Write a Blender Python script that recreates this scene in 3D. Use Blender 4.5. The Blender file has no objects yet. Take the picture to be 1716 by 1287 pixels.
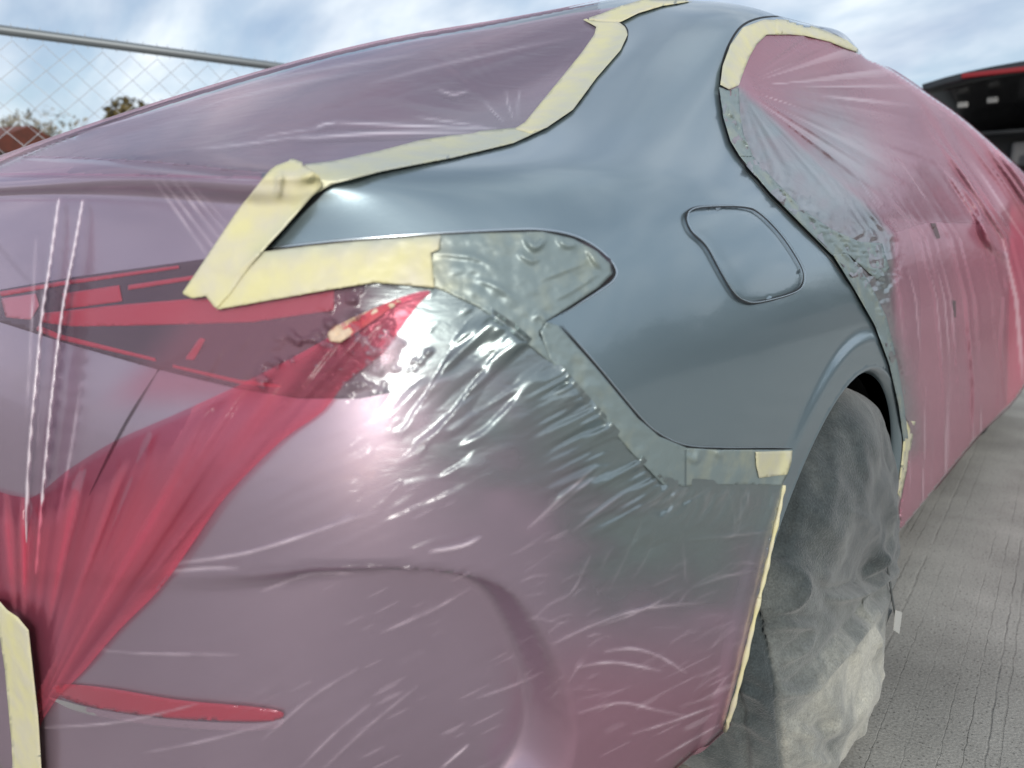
import bpy, bmesh, math, random
import numpy as np
from mathutils import Vector
from mathutils.bvhtree import BVHTree
from mathutils.geometry import delaunay_2d_cdt

R = math.radians
random.seed(7); rng = np.random.default_rng(7)
scene = bpy.context.scene
col = scene.collection

# ------------------------------------------------------------------ camera
CAM = np.array([1.31, -.31, .95]); YAW, PITCH, FPX = R(39.5), R(11.0), 1290.0
PW, PH = 1716.0, 1287.0
FW = np.array([-math.sin(YAW)*math.cos(PITCH), math.cos(YAW)*math.cos(PITCH), -math.sin(PITCH)])
RT = np.array([math.cos(YAW), math.sin(YAW), 0.0])
UP = np.cross(RT, FW)
cd = bpy.data.cameras.new('camera'); cam = bpy.data.objects.new('camera', cd); col.objects.link(cam)
cam.location = CAM; cam.rotation_euler = (R(90)-PITCH, 0, YAW)
cd.sensor_width = 36; cd.lens = 36*FPX/PW; cd.clip_start = .05; cd.clip_end = 2000
cd.dof.use_dof = True; cd.dof.focus_distance = 1.22; cd.dof.aperture_fstop = 4.0
scene.camera = cam

# ------------------------------------------------------------------ sky, sun, exposure
SUN_EL, SUN_AZ = R(21), R(139)      # azimuth: direction the light comes from, measured from +Y towards +X
scene.view_settings.view_transform = 'Standard'; scene.view_settings.look = 'None'
scene.view_settings.exposure = 0.26; scene.view_settings.gamma = 1.0
world = bpy.data.worlds.new('World'); scene.world = world; world.use_nodes = True
nt = world.node_tree; nt.nodes.clear()
def N(t, kind, **kw):
    n = t.nodes.new(kind)
    for k, v in kw.items(): setattr(n, k, v)
    return n
wo = N(nt, 'ShaderNodeOutputWorld'); bg = N(nt, 'ShaderNodeBackground'); bg.inputs[1].default_value = .1
sky = N(nt, 'ShaderNodeTexSky', sky_type='NISHITA', sun_disc=False, sun_elevation=SUN_EL, sun_rotation=SUN_AZ, air_density=1.0, dust_density=1.2, ozone_density=1.5)
tc = N(nt, 'ShaderNodeTexCoord'); sep = N(nt, 'ShaderNodeSeparateXYZ'); nt.links.new(tc.outputs['Generated'], sep.inputs[0])
def M2(t, op, a, b=None, c=None, clamp=False):
    n = N(t, 'ShaderNodeMath', operation=op, use_clamp=clamp)
    for i, v in enumerate((a, b, c)):
        if v is None: continue
        if isinstance(v, (int, float)): n.inputs[i].default_value = v
        else: t.links.new(v, n.inputs[i])
    return n.outputs[0]
zc = M2(nt, 'ADD', M2(nt, 'MAXIMUM', sep.outputs[2], 0.0), .42)
cmb = N(nt, 'ShaderNodeCombineXYZ')
nt.links.new(M2(nt, 'DIVIDE', sep.outputs[0], zc), cmb.inputs[0]); nt.links.new(M2(nt, 'DIVIDE', sep.outputs[1], zc), cmb.inputs[1])
mp = N(nt, 'ShaderNodeMapping'); nt.links.new(cmb.outputs[0], mp.inputs[0]); mp.inputs['Rotation'].default_value = (0, 0, R(25)); mp.inputs['Scale'].default_value = (1.0, 1.9, 1)
mp.inputs['Location'].default_value = (3.1, 1.7, 0)
cn = N(nt, 'ShaderNodeTexNoise'); cn.inputs['Scale'].default_value = 2.6; cn.inputs['Detail'].default_value = 7; cn.inputs['Roughness'].default_value = .55; cn.inputs['Distortion'].default_value = .3
nt.links.new(mp.outputs[0], cn.inputs['Vector'])
cr = N(nt, 'ShaderNodeValToRGB'); nt.links.new(cn.outputs[0], cr.inputs[0])
cr.color_ramp.elements[0].position = .38; cr.color_ramp.elements[1].position = .62
cn2 = N(nt, 'ShaderNodeTexNoise'); cn2.inputs['Scale'].default_value = 3.2; cn2.inputs['Detail'].default_value = 5; nt.links.new(mp.outputs[0], cn2.inputs['Vector'])
cc = N(nt, 'ShaderNodeMix', data_type='RGBA'); nt.links.new(M2(nt, 'MULTIPLY_ADD', cn2.outputs[0], 2.4, -.7, clamp=True), cc.inputs[0])
cc.inputs[6].default_value = (4.2, 5.1, 6.5, 1); cc.inputs[7].default_value = (9.2, 9.8, 10.2, 1)
mx = N(nt, 'ShaderNodeMix', data_type='RGBA'); nt.links.new(M2(nt, 'MULTIPLY_ADD', cr.outputs[0], .62, .34), mx.inputs[0])
nt.links.new(sky.outputs[0], mx.inputs[6]); nt.links.new(cc.outputs[2], mx.inputs[7])
nt.links.new(mx.outputs[2], bg.inputs[0]); nt.links.new(bg.outputs[0], wo.inputs[0])
sd = bpy.data.lights.new('sun', 'SUN'); so = bpy.data.objects.new('sun', sd); col.objects.link(so)
sd.energy = 1.9; sd.angle = R(9.0); sd.color = (1, .96, .9)
sdir = Vector((math.sin(SUN_AZ)*math.cos(SUN_EL), math.cos(SUN_AZ)*math.cos(SUN_EL), math.sin(SUN_EL)))
so.rotation_euler = sdir.to_track_quat('Z', 'Y').to_euler(); so.location = (3, -3, 6)

# ------------------------------------------------------------------ helpers
def tag(o, label=None, cat=None, group=None, kind=None):
    if label: o['label'] = label
    if cat: o['category'] = cat
    if group: o['group'] = group
    if kind: o['kind'] = kind
    return o
def empty(name, loc=(0, 0, 0), rz=0):
    o = bpy.data.objects.new(name, None); col.objects.link(o); o.location = loc; o.rotation_euler = (0, 0, rz); o.empty_display_size = .1
    return o
def mesh_obj(name, verts, faces, m=None, parent=None, smooth=True, keep_world=True):
    me = bpy.data.meshes.new(name); me.from_pydata([tuple(map(float, v)) for v in verts], [], [tuple(map(int, f)) for f in faces]); me.update()
    if m: me.materials.append(m)
    if smooth: me.polygons.foreach_set('use_smooth', [True]*len(me.polygons))
    o = bpy.data.objects.new(name, me); col.objects.link(o)
    if parent:
        o.parent = parent
        if keep_world: o.matrix_parent_inverse = parent_matrix(parent).inverted()
    return o
def parent_matrix(p):
    from mathutils import Matrix, Euler
    m = p.matrix_parent_inverse @ Matrix.Translation(p.location) @ p.rotation_euler.to_matrix().to_4x4()
    return parent_matrix(p.parent) @ m if p.parent else m
def bm_obj(name, bm, m=None, parent=None, smooth=True):
    me = bpy.data.meshes.new(name); bm.to_mesh(me); bm.free()
    if m: me.materials.append(m)
    if smooth: me.polygons.foreach_set('use_smooth', [True]*len(me.polygons))
    o = bpy.data.objects.new(name, me); col.objects.link(o)
    if parent: o.parent = parent; o.matrix_parent_inverse = parent_matrix(parent).inverted()
    return o
def add_attr(o, name, vals):
    a = o.data.attributes.new(name, 'FLOAT', 'POINT'); a.data.foreach_set('value', np.asarray(vals, dtype=np.float32))
def proj(P):
    d = np.asarray(P, float) - CAM; z = d @ FW; z = np.where(np.abs(z) < 1e-6, 1e-6, z)
    return np.stack([PW/2 + FPX*(d @ RT)/z, PH/2 - FPX*(d @ UP)/z], -1), z
def rays(px):
    px = np.asarray(px, float)
    d = FW + RT*((px[..., 0:1]-PW/2)/FPX) - UP*((px[..., 1:2]-PH/2)/FPX)
    return d
def un(px, py, ax, val):
    d = rays(np.array([px, py])); k = 'XYZ'.index(ax)
    return CAM + d*((val-CAM[k])/d[k])
def cr_spline(pts, n=8, closed=False):
    """Catmull-Rom resampling of a polyline"""
    P = np.asarray(pts, float); L = len(P); out = []
    rg = range(L) if closed else range(L-1)
    for i in rg:
        if closed: a, b, c, d = P[(i-1) % L], P[i], P[(i+1) % L], P[(i+2) % L]
        else: a, b, c, d = P[max(i-1, 0)], P[i], P[i+1], P[min(i+2, L-1)]
        for k in range(n):
            t = k/n
            out.append(.5*((2*b)+(-a+c)*t+(2*a-5*b+4*c-d)*t*t+(-a+3*b-3*c+d)*t**3))
    if not closed: out.append(P[-1])
    return np.array(out)
def seg_dist(q, line):
    """distance of points q (n,2) to a polyline, and the arc position 0..1"""
    line = np.asarray(line, float); best = np.full(len(q), 1e9); arc = np.zeros(len(q)); side = np.zeros(len(q))
    L = np.r_[0, np.cumsum(np.linalg.norm(np.diff(line, axis=0), axis=1))]
    for i in range(len(line)-1):
        a, b = line[i], line[i+1]; ab = b-a; l2 = ab @ ab + 1e-9
        t = np.clip(((q-a) @ ab)/l2, 0, 1); d = np.linalg.norm(q-(a+t[:, None]*ab), axis=1)
        m = d < best; best[m] = d[m]; arc[m] = (L[i]+t[m]*(L[i+1]-L[i]))/L[-1]
        cr = ab[0]*(q[:, 1]-a[1])-ab[1]*(q[:, 0]-a[0]); side[m] = np.sign(cr[m])
    return best, arc, side
def inside(q, poly):
    poly = np.asarray(poly, float); x, y = q[:, 0], q[:, 1]; r = np.zeros(len(q), bool); n = len(poly)
    for i in range(n):
        x1, y1 = poly[i]; x2, y2 = poly[(i+1) % n]
        c = ((y1 > y) != (y2 > y)) & (x < (x2-x1)*(y-y1)/(y2-y1+1e-12)+x1); r ^= c
    return r
def sdist(q, poly):
    """signed distance in photo pixels, positive inside"""
    pc = np.vstack([poly, poly[:1]]); d, _, _ = seg_dist(q, pc)
    return np.where(inside(q, np.asarray(poly)), d, -d)
def sstep(a, b, x):
    t = np.clip((x-a)/(b-a), 0, 1); return t*t*(3-2*t)
class VNoise:
    """smooth 2-D value noise"""
    def __init__(s, seed): s.g = np.random.default_rng(seed).random((256, 256))*2-1
    def __call__(s, x, y):
        xi = np.floor(x).astype(int); yi = np.floor(y).astype(int); fx = x-xi; fy = y-yi
        fx = fx*fx*fx*(fx*(fx*6-15)+10); fy = fy*fy*fy*(fy*(fy*6-15)+10); g = s.g
        a = g[xi % 256, yi % 256]; b = g[(xi+1) % 256, yi % 256]; c = g[xi % 256, (yi+1) % 256]; d = g[(xi+1) % 256, (yi+1) % 256]
        return (a*(1-fx)+b*fx)*(1-fy)+(c*(1-fx)+d*fx)*fy
    def fbm(s, x, y, o=3):
        r = 0; a = 1
        for k in range(o): r = r+a*s(x*2**k+17*k, y*2**k+5*k); a *= .5
        return r
n1, n2, n3 = VNoise(1), VNoise(2), VNoise(3)

# ------------------------------------------------------------------ the car's surface: a C2 spline net in car coordinates (Y forward, X to the right)
def colm(xs, ys, zs): return np.stack([xs, ys, zs], -1)
Z_ = lambda *a: np.array(a, float)
c0 = colm(np.zeros(15), Z_(.16,.0,-.03,-.04,-.035,-.015,.022,.060,.070,.085,.30,.70,1.05,1.30,1.45), Z_(.11,.14,.31,.50,.66,.78,.90,.985,1.003,1.045,1.150,1.308,1.405,1.435,1.445))
c3 = colm(Z_(.55,.59,.61,.615,.62,.62,.62,.62,.62,.62,.56,.52,.42,.22,0), Z_(.26,.09,.045,.035,.04,.06,.095,.125,.135,.150,.42,.80,1.12,1.38,1.55), Z_(.13,.16,.32,.50,.66,.78,.90,.960,.985,1.018,1.09,1.235,1.375,1.435,1.45))
def mixc(f, g): r = c0*(1-g)+c3*g; r[:, 0] = c3[:, 0]*f; return r
c1 = mixc(.40, .12); c2 = mixc(.74, .46)
c4 = colm(Z_(.66,.72,.755,.765,.765,.76,.745,.735,.725,.70,.655,.61,.53,.30,0), Z_(.35,.20,.135,.115,.12,.14,.165,.19,.20,.24,.45,.80,1.13,1.40,1.65), Z_(.17,.20,.34,.50,.66,.78,.89,.95,.985,1.02,1.075,1.215,1.37,1.44,1.455))
c5 = colm(Z_(.76,.82,.855,.865,.87,.865,.85,.835,.82,.79,.74,.68,.59,.33,0), Z_(.42,.33,.29,.275,.275,.285,.30,.315,.33,.37,.55,.88,1.2,1.55,1.8), Z_(.17,.20,.34,.5,.66,.78,.88,.94,.975,1.02,1.085,1.22,1.375,1.445,1.46))
c6 = colm(Z_(.79,.86,.90,.91,.917,.915,.90,.885,.868,.84,.79,.72,.625,.35,0), Z_(.55,.52,.50,.49,.49,.49,.50,.51,.52,.55,.70,1.0,1.32,1.75,1.95), Z_(.17,.20,.34,.5,.66,.78,.88,.94,.98,1.025,1.095,1.235,1.38,1.445,1.46))
SX = Z_(.80,.88,.92,.935,.942,.938,.922,.905,.888,.86,.81,.735,.64,.36,0); SZ = Z_(.17,.20,.34,.5,.66,.78,.88,.94,.985,1.03,1.105,1.24,1.385,1.445,1.46)
c7 = colm(SX, Z_(.75,.74,.73,.73,.73,.73,.74,.75,.76,.79,.92,1.2,1.5,1.9,2.1), SZ)
c8 = colm(SX+Z_(0,.01,.01,.01,.008,.007,.006,.005,.005,.005,.005,.005,0,0,0), Z_(1.05,1.05,1.05,1.05,1.05,1.05,1.05,1.05,1.06,1.08,1.16,1.4,1.7,2.05,2.2), SZ)
c9 = colm(SX+Z_(0,.012,.01,.008,.006,.005,.004,.004,.004,.005,.008,.01,0,0,0), Z_(1.4,1.4,1.4,1.4,1.4,1.4,1.4,1.4,1.4,1.42,1.47,1.65,1.9,2.18,2.3), SZ)
c10 = colm(SX+Z_(0,.01,0,0,0,0,0,0,.002,.006,.01,.015,0,0,0), Z_(1.9,1.9,1.9,1.9,1.9,1.9,1.9,1.9,1.9,1.9,1.92,2.02,2.15,2.32,2.4), SZ)
c11 = colm(SX+Z_(0,0,0,0,0,0,0,.005,.012,.02,.035,.065,.055,0,0), np.full(15, 2.6), SZ+Z_(0,0,0,0,0,0,0,0,0,0,0,.01,.01,-.01,-.01))
c12 = colm(Z_(.80,.88,.915,.93,.935,.935,.93,.925,.92,.91,.895,.84,.68,.33,0), Z_(3.25,3.25,3.25,3.25,3.25,3.25,3.25,3.25,3.25,3.22,3.15,3.0,2.87,2.8,2.76), Z_(.17,.20,.34,.5,.66,.77,.87,.93,.98,1.03,1.10,1.215,1.345,1.39,1.40))
c13 = colm(Z_(.78,.88,.93,.94,.94,.935,.92,.90,.87,.82,.74,.63,.47,.25,0), Z_(4.0,4.0,4.0,4.0,4.0,4.0,3.98,3.95,3.9,3.83,3.68,3.52,3.44,3.38,3.35), Z_(.17,.20,.34,.48,.6,.7,.78,.83,.87,.90,.93,.98,1.02,1.04,1.05))
c14 = colm(Z_(.62,.70,.76,.79,.79,.78,.77,.75,.73,.70,.62,.52,.40,.20,0), Z_(4.55,4.65,4.70,4.70,4.68,4.65,4.6,4.55,4.5,4.42,4.3,4.2,4.12,4.06,4.0), Z_(.17,.20,.32,.42,.52,.6,.67,.72,.76,.79,.83,.87,.91,.95,.97))
c15 = colm(Z_(.35,.38,.40,.42,.42,.42,.42,.41,.40,.39,.36,.30,.22,.12,0), Z_(4.7,4.88,4.93,4.94,4.92,4.9,4.86,4.82,4.76,4.7,4.6,4.5,4.42,4.36,4.3), Z_(.17,.20,.30,.40,.50,.58,.64,.69,.73,.77,.80,.83,.87,.90,.92))
c16 = colm(np.zeros(15), Z_(4.8,4.95,5.0,5.01,5.0,4.98,4.94,4.9,4.85,4.8,4.72,4.64,4.58,4.54,4.5), Z_(.17,.20,.30,.40,.50,.58,.64,.69,.73,.77,.80,.83,.85,.87,.88))
GRID = np.stack([c0, c1, c2, c3, c4, c5, c6, c7, c8, c9, c10, c11, c12, c13, c14, c15, c16])   # (17,15,3)
NU, NV = GRID.shape[:2]
def pad(G):
    # mirror across X=0 at both ends in u and at the roof end in v keeps the surface smooth over the centreline
    mir = lambda A: A*np.array([-1, 1, 1])
    G = np.concatenate([mir(G[1:2]), G, mir(G[-2:-1])], 0)
    lo = 2*G[:, :1]-G[:, 1:2]; hi = mir(G[:, -2:-1])
    return np.concatenate([lo, G, hi], 1)
def bsp(t):
    return np.stack([(1-t)**3/6, (3*t**3-6*t**2+4)/6, (-3*t**3+3*t**2+3*t+1)/6, t**3/6], -1)
def evalS(CP, u, v):
    iu = np.clip(np.floor(u).astype(int), 0, NU-2); iv = np.clip(np.floor(v).astype(int), 0, NV-2)
    bu, bv = bsp(u-iu), bsp(v-iv); r = np.zeros(u.shape+(3,))
    for a in range(4):
        for b in range(4): r += (bu[..., a]*bv[..., b])[..., None]*CP[iu+a, iv+b]
    return r
uu, vv = np.meshgrid(np.arange(NU, dtype=float), np.arange(NV, dtype=float), indexing='ij')
uu_ = np.minimum(uu, NU-1-1e-9); vv_ = np.minimum(vv, NV-1-1e-9)
GRID[4:9, 11, 2] += .012; GRID[3:9, 12, 2] += .028; GRID[3:12, 13, 2] += .03; GRID[2:12, 14, 2] += .03
GRID[4:9, 12, 0] += .015; GRID[9:11, 12, 0] += .028; GRID[10, 12, 2] += .02; GRID[11, 11:13, 0] += (-.03, -.018); GRID[11, 12, 2] += .012; GRID[12, 10:12, 0] += (-.025, -.03); GRID[12, 12, 0] += .03; GRID[0:2, 9:12, 2] -= .010; GRID[2:4, 12, 2] += .018; GRID[4:8, 12, 2] -= .010; GRID[8, 12, 0] += .02; GRID[8:10, 12, 2] += .016
GRID[12, 8:13, 0] = (.925, .955, .945, .875, .66); GRID[12, 8:13, 2] = (.99, 1.06, 1.13, 1.195, 1.31); GRID[10, 12, 2] += .012; GRID[11, 12, 2] -= .012; GRID[13, 8:12, 0] += .03; GRID[13, 8:12, 2] += .03
ctrl = GRID.copy()
for _ in range(3): ctrl = ctrl + .9*(GRID-evalS(pad(ctrl), uu_, vv_)); ctrl[0, :, 0] = 0; ctrl[-1, :, 0] = 0; ctrl[:, -1, 0] = 0
CP = pad(ctrl)
def S(u, v): return evalS(CP, np.clip(u, 0, NU-1-1e-9), np.clip(v, 0, NV-1-1e-9))
def Snorm(u, v, e=2e-3):
    du = S(u+e, v)-S(u-e, v); dv = S(u, v+e)-S(u, v-e); n = np.cross(du, dv)
    return n/np.maximum(np.linalg.norm(n, axis=-1, keepdims=True), 1e-12)

WC = np.array([1.06, .345]); RARCH = .378      # rear wheel centre (Y,Z)
RECESS = np.array([(-900, 985), (300, 968), (520, 955), (700, 958), (800, 972), (860, 1000), (905, 1060), (938, 1130), (956, 1200), (958, 1250), (940, 1310), (890, 1380), (760, 1520), (-900, 1600)], float)
RECESS_S = cr_spline(RECESS, 4, True)
def body_offset(P, px):
    """extra relief of the sheet metal along its normal: wheel-arch flare, bumper hollow"""
    off = np.zeros(len(P))
    r = np.hypot(P[:, 1]-WC[0], P[:, 2]-WC[1]); side = P[:, 0] > .7
    fl = sstep(.448, .424, r)*.006
    off += np.where(side & (P[:, 1] < 1.9), fl, 0)
    near = (P[:, 1] < .9) & (P[:, 0] > -.2) & (P[:, 2] < .8)
    if near.any():
        s = np.full(len(P), -99.); s[near] = sdist(px[near], RECESS_S)
        wx = sstep(250, 800, px[:, 0]); 
        off -= np.where(near, sstep(-6, 30, s)*(.003+.056*wx), 0)
    return off

# body mesh
SU, SV = 32, 20
def body_mesh():
    us = np.linspace(0, NU-1, (NU-1)*SU+1); vs = np.linspace(0, NV-1, (NV-1)*SV+1)
    U, V = np.meshgrid(us, vs, indexing='ij'); P = S(U, V).reshape(-1, 3); Nn = Snorm(U, V).reshape(-1, 3)
    px, z = proj(P); P2 = P + Nn*body_offset(P, px)[:, None]
    nu, nv = len(us), len(vs)
    return P2, Nn, U.ravel(), V.ravel(), nu, nv
BP, BN, BU, BV_, nu, nv = body_mesh()
flip = np.sum(BN[nv*(8*SU)+4*SV]*np.array([1, 0, 0])) < 0
if flip: BN = -BN
SGN = -1.0 if flip else 1.0
if flip:
    px_, _ = proj(S(BU, BV_)); BP = S(BU, BV_) + BN*body_offset(S(BU, BV_), px_)[:, None]
faces = []
for i in range(nu-1):
    for j in range(nv-1):
        a = i*nv+j; f = (a, a+nv, a+nv+1, a+1)
        faces.append(f if not flip else f[::-1])
BVH = BVHTree.FromPolygons([tuple(p) for p in BP], faces)
def hit(px):
    """smooth body surface seen at photo pixels: position, normal; Newton-refined on the spline"""
    px = np.asarray(px, float).reshape(-1, 2); D = rays(px); u = np.zeros(len(px)); v = np.zeros(len(px)); ok = np.zeros(len(px), bool)
    c = Vector(CAM)
    for k in range(len(px)):
        loc, nor, idx, dist = BVH.ray_cast(c, Vector(D[k]))
        if idx is None: continue
        f = faces[idx]; ok[k] = True; u[k] = np.mean([BU[i] for i in f]); v[k] = np.mean([BV_[i] for i in f])
    P0 = np.zeros((len(px), 3))
    def F(u, v):
        P = S(u, v); n = Snorm(u, v)*SGN; q, _ = proj(P); P = P+n*body_offset(P, q)[:, None]; q, _ = proj(P); return P, q, n
    for it in range(5):
        P, q, n = F(u, v); e = px-q
        h = 1e-3; _, qu, _ = F(u+h, v); _, qv, _ = F(u, v+h); ju = (qu-q)/h; jv = (qv-q)/h
        det = ju[:, 0]*jv[:, 1]-ju[:, 1]*jv[:, 0]; det = np.where(np.abs(det) < 30, np.sign(det+1e-9)*30, det)
        du = (e[:, 0]*jv[:, 1]-e[:, 1]*jv[:, 0])/det; dv = (ju[:, 0]*e[:, 1]-ju[:, 1]*e[:, 0])/det
        u = u+np.clip(du, -.08, .08); v = v+np.clip(dv, -.08, .08)
    P, q, n = F(u, v)
    # true normal incl. relief
    h = 4e-3; Pu, _, _ = F(u+h, v); Pv, _, _ = F(u, v+h); n2 = np.cross(Pu-P, Pv-P)*SGN; n2 /= np.maximum(np.linalg.norm(n2, axis=1, keepdims=True), 1e-12)
    return P, n2, ok
# ------------------------------------------------------------------ materials
MATS = {}
def mat(name, base, rough=.5, metal=0., spec=.5, coat=0., bump=None, vary=None, emit=None, alpha=None):
    m = bpy.data.materials.new(name); m.use_nodes = True; t = m.node_tree; b = t.nodes['Principled BSDF']
    b.inputs['Base Color'].default_value = (*base, 1); b.inputs['Roughness'].default_value = rough; b.inputs['Metallic'].default_value = metal
    b.inputs['Specular IOR Level'].default_value = spec; b.inputs['Coat Weight'].default_value = coat; b.inputs['Coat Roughness'].default_value = .05
    tcn = N(t, 'ShaderNodeTexCoord')
    if vary:                                     # (scale, second colour)
        nz = N(t, 'ShaderNodeTexNoise'); nz.inputs['Scale'].default_value = vary[0]; nz.inputs['Detail'].default_value = 6; t.links.new(tcn.outputs['Object'], nz.inputs['Vector'])
        x = N(t, 'ShaderNodeMix', data_type='RGBA'); x.inputs[6].default_value = (*base, 1); x.inputs[7].default_value = (*vary[1], 1)
        t.links.new(M2(t, 'MULTIPLY_ADD', nz.outputs[0], 3.0, -1.0, clamp=True), x.inputs[0]); t.links.new(x.outputs[2], b.inputs['Base Color'])
    if bump:                                     # (scale, strength, distance)
        nz = N(t, 'ShaderNodeTexNoise'); nz.inputs['Scale'].default_value = bump[0]; nz.inputs['Detail'].default_value = 5; t.links.new(tcn.outputs['Object'], nz.inputs['Vector'])
        bp = N(t, 'ShaderNodeBump'); bp.inputs['Strength'].default_value = bump[1]; bp.inputs['Distance'].default_value = bump[2]
        t.links.new(nz.outputs[0], bp.inputs['Height']); t.links.new(bp.outputs[0], b.inputs['Normal'])
    if emit: b.inputs['Emission Color'].default_value = (*emit[0], 1); b.inputs['Emission Strength'].default_value = emit[1]
    MATS[name] = m
    return m

PAINT = mat('grey_base_coat', (.3, .36, .39), .30, .78, .5, .85)
def tune_paint():
    t = PAINT.node_tree; b = t.nodes['Principled BSDF']; tcn = N(t, 'ShaderNodeTexCoord')
    mpn = N(t, 'ShaderNodeMapping'); mpn.inputs['Rotation'].default_value = (R(35), 0, 0); mpn.inputs['Scale'].default_value = (3, 2.2, 9); t.links.new(tcn.outputs['Object'], mpn.inputs[0])
    nz = N(t, 'ShaderNodeTexNoise'); nz.inputs['Scale'].default_value = 1.6; nz.inputs['Detail'].default_value = 5; t.links.new(mpn.outputs[0], nz.inputs['Vector'])
    t.links.new(M2(t, 'MULTIPLY_ADD', nz.outputs[0], .10, .30), b.inputs['Roughness'])     # cloudy, uneven spray
    x = N(t, 'ShaderNodeMix', data_type='RGBA'); x.inputs[6].default_value = (.252, .328, .368, 1); x.inputs[7].default_value = (.288, .358, .388, 1)
    t.links.new(nz.outputs[0], x.inputs[0]); t.links.new(x.outputs[2], b.inputs['Base Color'])
    b.inputs['Coat Weight'].default_value = .8; b.inputs['Coat Roughness'].default_value = .05; b.inputs['Coat IOR'].default_value = 1.6
    # orange peel
    n2_ = N(t, 'ShaderNodeTexNoise'); n2_.inputs['Scale'].default_value = 260; n2_.inputs['Detail'].default_value = 2; t.links.new(tcn.outputs['Object'], n2_.inputs['Vector'])
    n3_ = N(t, 'ShaderNodeTexNoise'); n3_.inputs['Scale'].default_value = 11; n3_.inputs['Detail'].default_value = 1; t.links.new(tcn.outputs['Object'], n3_.inputs['Vector'])
    h = M2(t, 'ADD', M2(t, 'MULTIPLY', n2_.outputs[0], .00006), M2(t, 'MULTIPLY', n3_.outputs[0], .0003))
    bp = N(t, 'ShaderNodeBump'); bp.inputs['Strength'].default_value = 1; bp.inputs['Distance'].default_value = 1.0
    t.links.new(h, bp.inputs['Height']); t.links.new(bp.outputs[0], b.inputs['Coat Normal']); t.links.new(bp.outputs[0], b.inputs['Normal'])
tune_paint()
SILVER = mat('silver_clearcoat_paint', (.50, .50, .52), .30, .85, .5, .8, vary=(1.2, (.46, .46, .49)))
WGLASS = mat('dark_window_glass', (.05, .055, .07), .06, 0, .8)

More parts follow.
